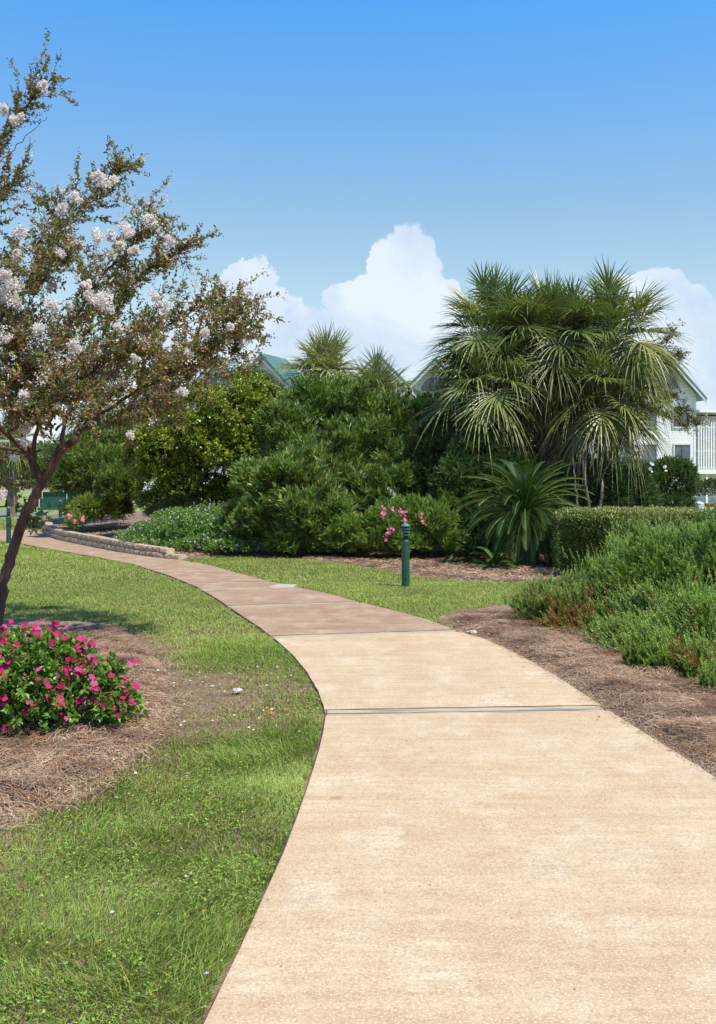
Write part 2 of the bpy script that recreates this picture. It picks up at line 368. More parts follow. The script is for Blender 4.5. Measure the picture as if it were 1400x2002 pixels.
def concrete(name, base, dark, light, sp):
    m, N, L, b = node_mat(name, 0.85, 0.25)
    tc = N.new('ShaderNodeTexCoord')
    def nz(s, d, st=(1, 1, 1), r=0.6):
        mp = N.new('ShaderNodeMapping'); mp.inputs['Scale'].default_value = st; L.new(tc.outputs['Object'], mp.inputs[0])
        n = N.new('ShaderNodeTexNoise'); n.inputs['Scale'].default_value = s; n.inputs['Detail'].default_value = d; n.inputs['Roughness'].default_value = r
        L.new(mp.outputs[0], n.inputs['Vector']); return n.outputs['Fac']
    def rp(f, a, b2):
        r = N.new('ShaderNodeMapRange'); L.new(f, r.inputs[0]); r.inputs[1].default_value = a; r.inputs[2].default_value = b2; return r.outputs[0]
    def mx(f, a, c, k=1.0):
        n = N.new('ShaderNodeMix'); n.data_type = 'RGBA'
        mm = N.new('ShaderNodeMath'); mm.operation = 'MULTIPLY'; L.new(f, mm.inputs[0]); mm.inputs[1].default_value = k; L.new(mm.outputs[0], n.inputs[0])
        if isinstance(a, tuple): n.inputs[6].default_value = a + (1,)
        else: L.new(a, n.inputs[6])
        n.inputs[7].default_value = c + (1,); return n.outputs[2]
    c = mx(rp(nz(0.9, 6, (1, 1.8, 1)), 0.38, 0.66), base, dark, 0.55)
    c = mx(rp(nz(2.2, 8, (0.35, 3.0, 1), 0.75), 0.42, 0.62), c, dark, 0.7)
    c = mx(rp(nz(2.1, 5, (1.6, 0.8, 1)), 0.48, 0.72), c, light, 0.8)
    c = mx(rp(nz(9, 6, (0.6, 2.2, 1), 0.75), 0.46, 0.66), c, dark, 0.6)
    c = mx(rp(nz(1.3, 7, (1, 1, 1), 0.8), 0.57, 0.68), c, tuple(x * .78 for x in dark), 0.55)
    c = mx(rp(nz(70, 3), 0.50, 0.62), c, tuple(x * 0.62 for x in dark), sp)
    c = mx(rp(nz(105, 2, (1, 1, 1.3)), 0.55, 0.64), c, (0.74, 0.66, 0.55), sp * .9)
    c = mx(rp(nz(30, 4, (1, 1, 1), 0.85), 0.655, 0.70), c, (0.14, 0.10, 0.08), 0.7)
    c = mx(rp(nz(6, 3, (1, 1, 1), 0.5), 0.72, 0.76), c, (0.25, 0.13, 0.07), 0.5)
    L.new(c, b.inputs['Base Color'])
    bp = N.new('ShaderNodeBump'); bp.inputs['Strength'].default_value = 0.35; bp.inputs['Distance'].default_value = 0.004
    L.new(nz(110, 5), bp.inputs['Height']); L.new(bp.outputs[0], b.inputs['Normal']); return m
MCONC = concrete('tan_concrete', (0.50, 0.375, 0.235), (0.38, 0.25, 0.14), (0.54, 0.44, 0.31), 0.42)
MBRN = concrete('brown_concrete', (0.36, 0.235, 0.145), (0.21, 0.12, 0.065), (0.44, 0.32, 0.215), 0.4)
MJOINT = noise_mat('joint_mortar', (0.30, 0.23, 0.15), (0.56, 0.47, 0.35), 3, 0.9, 0.5, stretch=(.8, 26, 1), c3=(0.12, 0.09, 0.06), s3=2.1)
MEDGE = noise_mat('edge_dirt', (0.05, 0.035, 0.025), (0.11, 0.08, 0.055), 12, 0.95, 0.5)

def resample(pl, ys):
    pl = np.array(sorted(pl, key=lambda p: p[1])); return np.column_stack([np.interp(ys, pl[:, 1], pl[:, 0]), ys])
# joints run square to the view: y of each joint on the left and on the right edge (ground metres)
def gy(py): return G(0, py)[1]
JO = [(1400, 1391), (1249, 1237), (1188, 1180), (1155, 1149), (1143, 1140), (1118, 1117), (1099, 1100), (1085, 1088), (1071, 1074)]
JY = [(gy(a), gy(b)) for a, b in JO]
def edge_at(pl, y): return float(resample(pl, np.array([y]))[0, 0])
def path_build():
    PLs = sorted(pathL, key=lambda p: p[1]); PRs = sorted(pathR, key=lambda p: p[1])
    tan = Acc(); brn = Acc(); joint = Acc(); z = 0.022
    ys = [(-4.0, -4.0)] + JY + [(29.6, 29.6)]
    for k in range(len(ys) - 1):
        (a0, b0), (a1, b1) = ys[k], ys[k + 1]; g = 0.17 if k <= 2 else 0.15
        s0 = 0 if k == 0 else g / 2 * (1.4 if k == 1 else 1); s1 = g / 2 if k + 1 < len(ys) - 1 else 0
        n = 26; t = np.linspace(0, 1, n); ly = a0 + s0 + (a1 - s1 - a0 - s0) * t; ry = b0 + s0 + (b1 - s1 - b0 - s0) * t
        lx = np.interp(ly, [p[1] for p in PLs], [p[0] for p in PLs]); rx = np.interp(ry, [p[1] for p in PRs], [p[0] for p in PRs])
        jl = 0.006 * (vnoise(np.column_stack([lx, ly]), 9, 3) - 0.5); lx = lx + jl; rx = rx - 0.012 * (vnoise(np.column_stack([rx, ry]), 7, 3) - 0.5)
        m = 9; u = np.linspace(0, 1, m); X = lx[:, None] + (rx - lx)[:, None] * u; Yy = ly[:, None] + (ry - ly)[:, None] * u
        Z = np.full_like(X, z); v = np.column_stack([X.ravel(), Yy.ravel(), Z.ravel()]); i = np.arange(n * m).reshape(n, m)
        a, b, c, d = i[:-1, :-1].ravel(), i[:-1, 1:].ravel(), i[1:, 1:].ravel(), i[1:, :-1].ravel()
        f = np.concatenate([np.column_stack([a, b, c]), np.column_stack([a, c, d])])
        rim = np.concatenate([i[0, :], i[1:, -1], i[-1, ::-1][1:], i[::-1, 0][1:]]); q = len(v); skirt = v[rim].copy(); skirt[:, 2] = -0.03
        nr = len(rim) - 1; f2 = [(rim[j], q + j, q + j + 1) for j in range(nr)] + [(rim[j], q + j + 1, rim[j + 1]) for j in range(nr)]
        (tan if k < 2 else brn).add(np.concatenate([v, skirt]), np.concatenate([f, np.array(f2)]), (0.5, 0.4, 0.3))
        if k > 0:
            xl = edge_at(pathL, a0) + 0.01; xr = edge_at(pathR, b0) - 0.02; w = g / 2 * (1.45 if k == 1 else 1) + 0.004; zz = z - 0.003
            joint.add(np.array([(xl, a0 - w, zz), (xr, b0 - w, zz), (xr, b0 + w, zz), (xl, a0 + w, zz)]), [(0, 1, 2), (0, 2, 3)], (0.4,) * 3)
    crk = Acc()
    for (a0, b0), w_, off in ((JY[0], .006, .105), (JY[0], .004, -.03), (JY[1], .006, .075), (JY[2], .006, .03), (JY[4], .008, .03)):
        xl = edge_at(pathL, a0) + .01; xr = edge_at(pathR, b0) - .03; n = 60; u = np.linspace(0, 1, n); X = xl + (xr - xl) * u; Yc = a0 + (b0 - a0) * u + off + .012 * (fbm(np.column_stack([X, X * 0]), 4, 3) - .5); wv = w_ * (.1 + 1.7 * vnoise(np.column_stack([X, X * 0 + off]), 6, 9))
        v = np.concatenate([np.column_stack([X, Yc - wv, np.full(n, z + .001)]), np.column_stack([X, Yc + wv, np.full(n, z + .001)])]); i = np.arange(n - 1)
        crk.add(v, np.concatenate([np.column_stack([i, i + 1, i + n + 1]), np.column_stack([i, i + n + 1, i + n])]), (.1,) * 3)
    tag(crk.build('joint_crack', MEDGE), kind='structure')
    # far cross arm of the walk
    A = [(-13.2, 29.6), (edge_at(pathL, 29.4), 29.6), (edge_at(pathR, 29.4) - 0.02, 29.6), (-8.95, 31.5), (-9.6, 33.6), (-10.8, 35.6), (-16, 36.5), (-22, 36.8), (-22, 30.8)]
    for nm, ac, mt in (('path', tan, MCONC), ('path', brn, MBRN), ('path_joint', joint, MJOINT)):
        tag(ac.build(nm, mt), kind='structure')
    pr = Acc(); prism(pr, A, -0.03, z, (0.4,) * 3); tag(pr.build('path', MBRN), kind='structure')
path_build()
# pale patch on the walk
pt = Acc(); q = [G(*p) for p in ((522, 1150), (550, 1144.5), (582, 1146), (572, 1151.5), (535, 1153.5))]
prism(pt, q, 0.01, 0.0262, (0.5,) * 3); tag(pt.build('path_patch', noise_mat('pale_mortar', (0.30, 0.25, 0.19), (0.42, 0.37, 0.30), 6, 0.9, 0.3)), kind='structure')
# road on the far left
rd = Acc(); rp_ = [(-60, 66), (-17.5, 60), (-16.6, 52.5), (-60, 46)]
prism(rd, rp_, -0.03, 0.03, (0.2,) * 3); tag(rd.build('road', noise_mat('asphalt', (0.13, 0.13, 0.135), (0.19, 0.19, 0.19), 30, 0.9, 0.4)), kind='structure')
fl = Acc(); fl.add(np.array([(-90, 44.5, .004), (90, 44.5, .004), (90, 200, .004), (-90, 200, .004)], float), [(0, 1, 2), (0, 2, 3)], (.2,) * 3)
tag(fl.build('lawn', noise_mat('far_turf', (0.14, 0.19, 0.045), (0.22, 0.26, 0.07), .8, 0.95, 0.6, c3=(.26, .22, .1), s3=2.5, bscale=20)), kind='structure')
# dark dirt line along the walk edges
dl = Acc()
for pl, sgn, w in ((pathL, -1, 0.016), (pathR[11:20], 1, 0.045)):
    P = np.array(sorted(pl, key=lambda p: p[1])); ys = np.arange(P[0, 1], min(P[-1, 1], 29), 0.05); xs = np.interp(ys, P[:, 1], P[:, 0])
    wd = w * (0.2 + 1.9 * vnoise(np.column_stack([xs, ys]), 5, 8) ** 1.5); n = len(ys); tx = np.gradient(xs) / np.gradient(ys); nrm = 1 / np.sqrt(1 + tx ** 2)
    ox = xs + sgn * wd * nrm; oy = ys - sgn * wd * tx * nrm
    v = np.concatenate([np.column_stack([xs, ys, np.full(n, 0.006)]), np.column_stack([ox, oy, np.full(n, 0.006)])]); i = np.arange(n - 1)
    dl.add(v, np.concatenate([np.column_stack([i, i + n, i + 1]), np.column_stack([i + 1, i + n, i + n + 1])]), (0.1,) * 3)
tag(dl.build('soil_strip', MEDGE), kind='structure')
#GRASS
# ------------------------------------------------------------------ lawn, straw and litter (nobody could count them)
def outside(x, y):
    k = ~inpoly(x, y, PATH)
    return k
def lawn():
    acc = Acc()
    zones = [(2.7, 4.5, 26000, .0028, .05), (4.5, 7, 15000, .0036, .048), (7, 11, 7500, .0050, .048), (11, 17, 3600, .0075, .05), (17, 26, 1500, .012, .055), (26, 48, 420, .03, .06)]
    for y0, y1, den, w, h in zones:
        xr = 0.37 * y1 + 0.5; n = int(den * (y1 - y0) * 2 * xr); x = rng.uniform(-xr, xr, n); y = rng.uniform(y0, y1, n)
        k = (np.abs(x) < 0.37 * y + 0.5) & ~inpoly(x, y, PATH)
        x, y = x[k], y[k]; xy = np.column_stack([x, y])
        keep = np.ones(len(x), bool)
        for nm, b in BEDS.items():
            ins = inpoly(x, y, b); d = polydist(x, y, b); edge = 0.10 * (fbm(xy, 4, 3) - 0.3) + (0.06 if nm == 'L' else 0.0)
            keep &= ~ins | (d < edge * (1 if nm == 'L' else 0.5))
        dP = polydist(x, y, PATH); keep &= dP > (0.004 + 0.03 * vnoise(xy, 7, 4)) * (1 if y0 < 11 else 2) * np.where(x > 0.3, 0.6, 1)
        # worn ground between the left bed and the walk
        worn = np.exp(-(((x + 1.0) / 0.75) ** 2 + ((y - 7.75) / .9) ** 2)) * .8 + 0.9 * np.exp(-polydist(x, y, BEDL) / 0.22) * (x > -3.2) + 0.5 * np.exp(-(((x + 1.0) / 0.9) ** 2 + ((y - 11.2) / 0.5) ** 2))
        pn = fbm(xy, 2.2, 11); p = 1 - np.clip(worn * 1.0 - 0.15 + (pn - 0.5) * 2.2 * (worn > 0.12), 0, 0.80)
        keep &= rng.random(len(x)) < p; worn = worn[keep]; x, y, xy = x[keep], y[keep], xy[keep]; n = len(x)
        tall = fbm(xy, 1.7, 21); tuft = fbm(xy, 5, 22)
        hh = h * (1 + .9 * (rng.random(n) < .06)) * (0.55 + (0.75 if y0 < 11 else .3) * np.clip((tall - 0.35) * 1.9, 0, 1) + 0.5 * np.clip(tuft - 0.5, 0, 1)) * rng.uniform(0.6, 1.3, n) * (1 - 0.45 * np.clip(worn, 0, 1))
        ww = w * rng.uniform(0.6, 1.35, n)
        lean = 0.35 + 0.9 * rng.random(n); az = 2 * pi * fbm(xy, 0.9, 31) * 2 + rng.normal(0, 1.1 if y0 < 7 else 2.5, n)
        d = np.column_stack([np.cos(az) * lean, np.sin(az) * lean, np.ones(n)])
        broad = rng.random(n) < np.clip((fbm(xy, 2.6, 41) - 0.46) * 1.3, 0.02, 0.16) * (1 if y1 <= 11 else 0.15)
        cn = fbm(xy, 1.1, 51)[:, None]; cn2 = fbm(xy, 0.35, 53)[:, None]
        g1 = np.array([0.18, 0.265, 0.036]); g2 = np.array([0.34, 0.41, 0.095])
        c = g1 + (g2 - g1) * np.clip((cn - 0.3) * 2, 0, 1); c = c * (0.8 + 0.45 * np.clip(cn2 * 1.6 - 0.3, 0, 1)) * rng.uniform(0.7, 1.3, (n, 1))
        if y0 >= 11: c = c * .5 + np.array([.25, .31, .07]) * .5 * rng.uniform(.75, 1.25, (n, 1))
        c[:, 0] *= rng.uniform(0.8, 1.25, n)
        dry = rng.random(n) < (0.07 + 0.4 * np.clip(worn, 0, 1)); c[dry] = np.array([0.30, 0.21, 0.11]) * rng.uniform(0.5, 1.25, (dry.sum(), 1))
        red = rng.random(n) < 0.12 * np.clip(worn, 0, 1); c[red] = np.array([0.22, 0.09, 0.05]) * rng.uniform(0.6, 1.2, (red.sum(), 1))
        P = np.column_stack([x, y, np.full(n, -0.002)]); b = ~broad
        side = unit(np.column_stack([-np.sin(az), np.cos(az), np.zeros(n)]) + 0.4 * rng.normal(size=(n, 3)) * [1, 1, 0])
        q = P[b]; dd = d[b]; s = side[b]; L = hh[b][:, None]; wv = ww[b][:, None]
        dirh = dd * [1, 1, 0]; m1 = q + (dd * [0.35, 0.35, 1]) * L * 0.5; tp = q + dirh * L * 0.95 + [0, 0, 1] * L * 0.85
        v = np.stack([q - s * wv / 2, q + s * wv / 2, m1 + s * wv * .42, m1 - s * wv * .42, tp], 1)
        acc.add(v, [(0, 1, 2), (0, 2, 3), (3, 2, 4)], c[b])
        # small round-leaved weeds in among the blades
        P2 = P[broad]; nb = len(P2); sc = (0.004 + 0.006 * rng.random(nb) ** 2) * (1 if y0 < 5 else 1.2 if y0 < 8 else 1.6)
        cb = c[broad] * [0.92, 1.08, 0.9]
        for j in range(3):
            a2 = rng.uniform(0, 2 * pi) + j * 2.1 + rng.normal(0, 0.5, nb) + np.arange(nb); D = np.column_stack([np.cos(a2), np.sin(a2), rng.uniform(-0.1, 0.5, nb)])
            leaves(acc, P2 + np.column_stack([np.zeros(nb), np.zeros(nb), 0.008 + hh[broad] * 0.5]), D, sc * 1.3, sc, TOB, cb * rng.uniform(0.85, 1.15, (nb, 1)), upw=2.0)
    tag(acc.build('lawn_grass', leaf_mat('grass_blade', 0.5, 0.4, 0.25)), kind='stuff')
lawn()
def straw():
    acc = Acc()
    for nm, den, x0, x1, y0, y1 in (('L', 6500, -3.6, -0.9, 4.3, 11.2), ('R', 5200, 0.7, 4.4, 5.0, 12.6), ('C', 550, -7, 5.5, 16, 24), ('C', 160, -11, -4, 22, 33)):
        n = int(den * (x1 - x0) * (y1 - y0)); x = rng.uniform(x0, x1, n); y = rng.uniform(y0, y1, n)
        k = (np.abs(x) < 0.37 * y + 0.3); x, y = x[k], y[k]; poly = BEDS[nm]; ins = inpoly(x, y, poly); d = polydist(x, y, poly)
        k = (ins | ((d < 0.16) & (rng.random(len(x)) < 0.35 * (1 - d / 0.16)) & ((nm == 'L') | inpoly(x, y, PATH) & (d < 0.035)) )); x, y, d, ins = x[k], y[k], d[k], ins[k]; n = len(x)
        sd_ = np.where(ins, d, -d); zf = {'L': hb, 'R': hb, 'C': hc}[nm]; z = zf(x, y, sd_) + 0.008; xy = np.column_stack([x, y])
        far = nm == 'C'; L = rng.uniform(0.07, 0.17, n) * (1.2 if far else 1); w = rng.uniform(0.0018, 0.0042, n) * (4 if far else 1)
        L *= np.clip(0.35 + d * 4, 0.35, 1)
        az = fbm(xy, 2.0, 61) * 5 * pi + rng.normal(0, 0.9, n); el = rng.normal(0.03, 0.13, n) + 0.10
        D = np.column_stack([np.cos(az) * np.cos(el), np.sin(az) * np.cos(el), np.sin(el)]); s = unit(np.cross(D, rdir(n) * 0.35 + [0, 0, 1]))
        z = np.maximum(z, 0.03 * (~ins)) + rng.random(n) ** 1.6 * 0.045 * np.clip(d * 5, .15, 1)
        p = np.column_stack([x, y, z]); bend = np.cross(D, [0, 0, 1.0]) * rng.normal(0, 0.12, (n, 1))
        L = L[:, None]; w = w[:, None]; a = p - D * L / 2; m = p + bend * L + [0, 0, 0.006]; e = p + D * L / 2; e[:, 2] = np.maximum(e[:, 2] * 0.6 + z * 0.4, z * 0.9)
        v = np.stack([a - s * w / 2, a + s * w / 2, m - s * w / 2, m + s * w / 2, e - s * w / 3, e + s * w / 3], 1)
        t = rng.random((n, 1)) * 0.5 + 0.9 * np.clip(fbm(xy, 4, 71)[:, None] * 1.5 - .35, 0, .65)
        c = np.array([0.11, 0.055, 0.03]) * (1 - t) + np.array([0.48, 0.335, 0.22]) * t; c *= rng.uniform(0.6, 1.35, (n, 1))
        o = rng.random(n) < 0.09; c[o] = [0.36, 0.15, 0.06]
        acc.add(v, [(0, 1, 3), (0, 3, 2), (2, 3, 5), (2, 5, 4)], c)
    tag(acc.build('pine_straw', MDRY), kind='stuff')
straw()
def litter():
    """fallen petals, chips and little stones in the beds, on the worn ground and along the walk"""
    acc = Acc(); pts = []
    def sc(n, x0, x1, y0, y1, f): 
        x = rng.uniform(x0, x1, n); y = rng.uniform(y0, y1, n); k = f(x, y); pts.append(np.column_stack([x[k], y[k]]))
    sc(600, -3.2, -0.9, 4.6, 11, lambda x, y: inpoly(x, y, BEDL) & (polydist(x, y, BEDL) > .03)); sc(330, -2.4, -1.1, 5.2, 8.8, lambda x, y: (polydist(x, y, BEDL) < .35))
    sc(240, -1.7, -0.4, 6.6, 9.2, lambda x, y: ~inpoly(x, y, PATH) & ~inpoly(x, y, BEDL)); sc(260, -2.2, -0.3, 3.2, 10, lambda x, y: ~inpoly(x, y, PATH) & ~inpoly(x, y, BEDL) & (fbm(np.column_stack([x, y]), 1.5, 3) > .5)); sc(900, .7, 3.2, 5, 12, lambda x, y: inpoly(x, y, BEDR) & (polydist(x, y, BEDR) < .16)); sc(90, 0.9, 4, 5, 10, lambda x, y: inpoly(x, y, BEDR))
    sc(500, -0.6, 4, 17, 22, lambda x, y: inpoly(x, y, BEDC)); 
    p = np.concatenate(pts); n = len(p); s = rng.uniform(0.004, 0.013, n) * np.where(p[:, 1] > 15, 1.7, 1.0); s[rng.random(n) < .05] *= 1.7
    # little faceted chips: a squashed octahedron each
    o = np.array([(1, 0, 0), (0, 1, 0), (-1, 0, 0), (0, -1, 0), (0, 0, .7), (0, 0, -.7)]); v = o[None] * rng.uniform(.6, 1.3, (n, 6, 1)) * s[:, None, None]
    a = rng.uniform(0, 6.3, n); ca, sa = np.cos(a)[:, None], np.sin(a)[:, None]; v = np.stack([v[..., 0] * ca - v[..., 1] * sa * .7, v[..., 0] * sa + v[..., 1] * ca * .7, v[..., 2]], -1)
    z = np.full(n, 0.036); z[(p[:, 0] > .5)] = 0.045; inb = inpoly(p[:, 0], p[:, 1], BEDL); dl_ = polydist(p[:, 0], p[:, 1], BEDL); z = np.where(inb, hb(p[:, 0], p[:, 1], dl_) + .03, z)
    v += np.column_stack([p, z])[:, None]
    c = np.array([0.62, 0.56, 0.48]) * rng.uniform(0.45, 1.15, (n, 1)); q = rng.random(n) < .5; c[q] = np.array([0.42, 0.24, 0.12]) * rng.uniform(.6, 1.2, (q.sum(), 1)); q = rng.random(n) < .08; c[q] = [.5, .22, .05]
    acc.add(v, [(0, 1, 4), (1, 2, 4), (2, 3, 4), (3, 0, 4), (1, 0, 5), (2, 1, 5), (3, 2, 5), (0, 3, 5)], c)
    # dead leaves lying on the beds
    k = inb | (p[:, 0] > .9); pl = p[k][:700]; m = len(pl); D = rdir(m) * [1, 1, .25]
    leaves(acc, np.column_stack([pl + rng.normal(0, .1, (m, 2)), z[k][:700] + .012]), D, rng.uniform(.02, .05, m), rng.uniform(.008, .02, m), TOB, np.array([.38, .2, .1]) * rng.uniform(.4, 1.3, (m, 1)), upw=2.5)
    tag(acc.build('leaf_litter', MDRY), kind='stuff')
    # small twigs and dark specks lying on the concrete
    acc = Acc(); n = 150; y = rng.uniform(3, 14, n); x = rng.uniform(-.6, 2.2, n); k = inpoly(x, y, PATH); x, y = x[k], y[k]; n = len(x)
    leaves(acc, np.column_stack([x, y, np.full(n, .0245)]), rdir(n) * [1, 1, .05], rng.uniform(.006, .02, n), rng.uniform(.002, .005, n), T2, np.array([.13, .09, .06]) * rng.uniform(.5, 2.2, (n, 1)), upw=6)
    tag(acc.build('path_debris', MDRY), kind='stuff')
litter()
def white_stone(px, py, s, label, seed):
    x, y = G(px, py); acc = Acc(); n = 10; v = []; r2 = np.random.default_rng(seed)
    prof = [(.55, -.3), (1, .0), (.92, .3), (.55, .52), (.0, .56)]; vs = []
    lathe(acc, [(a * s, b * s * .6) for a, b in prof], (x, y, .03), (.5, .47, .42), 11); acc.v[-1] = acc.v[-1] + r2.normal(0, s * .07, acc.v[-1].shape)
    tag(acc.build('stone', MSTONE, loc=(x, y, 0)), label, 'stone', 'pale stones lying by the walk')
MSTONE = noise_mat('pale_stone', (0.38, 0.33, 0.27), (0.60, 0.55, 0.48), 18, 0.9, 0.6, c3=(.25, .2, .15), s3=40)
white_stone(463, 1357, .042, 'pale flat stone lying on the worn turf between the pink bush and the walk', 1)
white_stone(923, 1242, .06, 'pale concrete chunk at the walk edge where the right straw bed begins', 2)
#OBJECTS
# ------------------------------------------------------------------ shrubs
def shrub(name, label, cat, base, lobes, n, leaf, group=None, depth=0.35, lump=0.22, lf=1.6, seed=0, mat=None, nst=30, rst=0.014, flowers=None, upb=0.6, part='foliage', sspread=0.4):
    """leaf = dict(m, sl, L, W, spread, tpl, col)"""
    root = empty(name, (base[0], base[1], base[2] if len(base) > 2 else 0.0), label, cat, group)
    T, O = lobe_tips(lobes, n, depth, lump, lf, seed)
    A = unit(O * .8 + upb * np.array([0, 0, 1.0]) + 0.75 * rdir(len(T)))
    acc = Acc(); sprigs(acc, T, A, leaf['m'], leaf['sl'], leaf['L'], leaf['W'], leaf['spread'], leaf['tpl'], leaf['col'], upw=leaf.get('upw', 0.6))
    acc.build(part, mat or ML, root)
    if nst:
        st = Acc(); stems(st, (base[0], base[1], 0), T, nst, rst, spread=sspread); st.build('stem', MSTEM, root, smooth=True)
    if flowers: flowers(root, T, A)
    return root, T, A
def petals(acc, C, Nrm, r, col, k=5, wd=0.8, cup=0.25):
    """open flowers with k petals round the axis Nrm"""
    n = len(C); Nrm = unit(Nrm); r = np.broadcast_to(np.asarray(r, float), (n,))
    h = rdir(n); s = unit(h - (h * Nrm).sum(1, keepdims=True) * Nrm); u = np.cross(Nrm, s)
    for j in range(k):
        a = 2 * pi * j / k; D = s * cos(a) + u * sin(a) + Nrm * cup; D = unit(D); Sx = np.cross(D, Nrm)
        v = C[:, None] + TOB[0][None, :, 0:1] * (r[:, None] * wd * Sx)[:, None] + TOB[0][None, :, 1:2] * (r[:, None] * D)[:, None]
        acc.add(v, TOB[1], np.broadcast_to(col, (n, 3)) if np.ndim(col) == 1 else col)
olea = dict(m=15, sl=0.17, L=0.19, W=0.021, spread=(8, 62), tpl=T2, upw=.2, col=colvar((0.125, 0.20, 0.042), 0.5, sprigdev=.5, tips=(0.42, 0.50, 0.15), odd=[(.42, .28, .05), (.35, .2, .06)], podd=.03))
# oleander mass
def E(px, py, Y, rx, ry, rz): p = P3(px, py, Y); return (p[0], p[1], p[2], rx, ry, rz)
OLG = 'oleander bushes massed behind the straw bed'
shrub('oleander_bush', 'tallest dark green oleander, the peak of the mass in front of the small palms', 'oleander', (*G(660, 1062), 0.0),
      [E(565, 850, 26, .75, 1, .85), E(620, 820, 26.3, .8, 1, .85), E(690, 815, 26.3, .85, 1.0, .8), E(755, 845, 26, .8, 1, .8), E(820, 870, 25.6, .75, .9, .75), E(590, 900, 25.6, 0.9, 1, 1.0), E(700, 900, 25.2, 1.1, 1.0, 1.0), E(790, 930, 24.8, .95, 1, .9), E(640, 960, 24.6, 1.3, 1.2, 1.1), E(740, 990, 24.0, 1.1, 1, .9), E(655, 775, 26.8, .5, .6, .35), E(850, 960, 24.4, .8, .9, .8), E(700, 1045, 23.4, .8, .7, .5)],
      8200, olea, OLG, seed=1, nst=70, lump=.6, lf=2.4, depth=.25)
shrub('oleander_bush', 'dark green oleander left of the tallest one, leaning over the lilac ground cover', 'oleander', (*G(590, 1078), 0.0),
      [E(560, 960, 23.5, 0.9, 0.9, 0.8), E(490, 950, 23.8, 0.45, .6, 0.45), E(610, 1020, 22.9, 0.9, 0.8, 0.75), E(525, 1025, 23.2, .75, .7, .6), E(480, 1010, 23.6, .4, .5, .4), E(570, 1062, 22.7, .7, .5, .35), E(660, 1060, 22.5, .6, .5, .4)],
      3900, olea, OLG, seed=2, nst=40, lump=.6, lf=2.6, depth=.25)
def pinkfl(root, T, A):
    for px, py in ((752, 998), (747, 1004), (768, 996), (781, 1000), (789, 1001), (823, 1004), (826, 1021), (765, 1036), (760, 1043), (754, 1052), (791, 1018)):
        c = np.array(P3(px, py, 21.25)); k = 7; C = c + rng.normal(0, .028, (k, 3)); acc = Acc(); petals(acc, C, np.array([0.1, -1, .5]) + rng.normal(0, .5, (k, 3)), .03, np.array([.78, .20, .30]) * rng.uniform(.85, 1.15, (k, 1)), 5); acc.build('flower', MPETAL, root)
shrub('oleander_bush', 'low oleander with pink flowers, just behind the green path light', 'oleander', (*G(800, 1082), 0.0),
      [E(730, 1060, 21.9, .5, .5, .32), E(800, 1062, 21.7, .55, .45, .3), E(870, 1058, 21.9, .4, .45, .32), E(760, 1035, 22, 0.62, 0.6, 0.5), E(840, 1030, 22, 0.55, 0.6, 0.48), E(690, 1050, 22.2, .55, .5, .42), E(800, 1010, 22.3, .6, .5, .38), E(880, 990, 22.6, .3, .4, .35)],
      2700, dict(olea, L=.135, W=.023, col=colvar((0.17, 0.25, 0.05), .25, tips=(.25, .36, .08), odd=[(.42, .28, .05)], podd=.02)), OLG, seed=3, lump=.5, lf=3, nst=30, flowers=pinkfl)
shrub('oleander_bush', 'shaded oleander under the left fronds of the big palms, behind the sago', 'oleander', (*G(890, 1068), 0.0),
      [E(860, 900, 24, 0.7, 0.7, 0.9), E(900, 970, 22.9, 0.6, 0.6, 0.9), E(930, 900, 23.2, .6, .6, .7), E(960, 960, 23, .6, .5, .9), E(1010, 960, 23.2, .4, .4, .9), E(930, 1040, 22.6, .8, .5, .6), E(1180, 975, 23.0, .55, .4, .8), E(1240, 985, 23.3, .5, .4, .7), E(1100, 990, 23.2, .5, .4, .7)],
      4600, dict(olea, col=colvar((0.085, 0.14, 0.045), .3, tips=(.11, .2, .06), odd=[(.42, .28, .05), (.3, .1, .05)], podd=.03)), OLG, seed=4, nst=50)  # leaf colour darkened: the shade under the fronds is put into it
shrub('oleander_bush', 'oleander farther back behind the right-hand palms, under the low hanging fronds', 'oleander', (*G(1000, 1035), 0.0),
      [E(980, 960, 27, 1.5, 1.0, 1.4), E(1090, 960, 26.5, 1.0, 1.0, 1.2), E(940, 880, 28, 1.2, 1.0, 1.3), E(1160, 980, 29, .9, .8, .9), E(1050, 870, 28, 1.2, .9, 1.0), E(860, 860, 28, 1.0, .9, 1.2)], 4200, dict(olea, col=colvar((0.055, 0.105, 0.025), .3, podd=0)), OLG, seed=14, nst=30)  # very dark leaf colour stands for the shade around the palm trunks
# yellow-green pittosporum
pit = dict(m=10, sl=0.05, L=0.085, W=0.042, spread=(30, 85), tpl=TOB, col=colvar((0.125, 0.18, 0.016), .3, sprigdev=.45, tips=(.60, .60, .05), odd=[(.45, .33, .05)], podd=.02), upw=.9)
shrub('pittosporum', 'large rounded shrub with glossy yellow-green leaves, left of the oleanders', 'shrub', (*G(430, 1040), 0.1),
      [E(440, 810, 28, 1.2, 1.2, .8), E(380, 850, 27.5, 1.15, 1.2, .85), E(320, 880, 27, .75, .9, .8), E(500, 800, 28.4, .75, .9, .85), E(300, 930, 27, .5, .6, .45), E(430, 900, 27.4, 1.3, 1.2, .9), E(370, 950, 27.5, 1.1, .8, .6), E(490, 880, 28, .9, .9, 1.0), E(540, 810, 28.8, .5, .5, .6), E(500, 755, 29, .45, .5, .35), E(330, 975, 28, .8, .6, .45), E(430, 985, 27.8, 1.0, .6, .5), E(275, 900, 27.4, .45, .5, .5)],
      13000, pit, seed=5, mat=MLW, nst=40, rst=.03, depth=.25, lump=.75, lf=1.9)
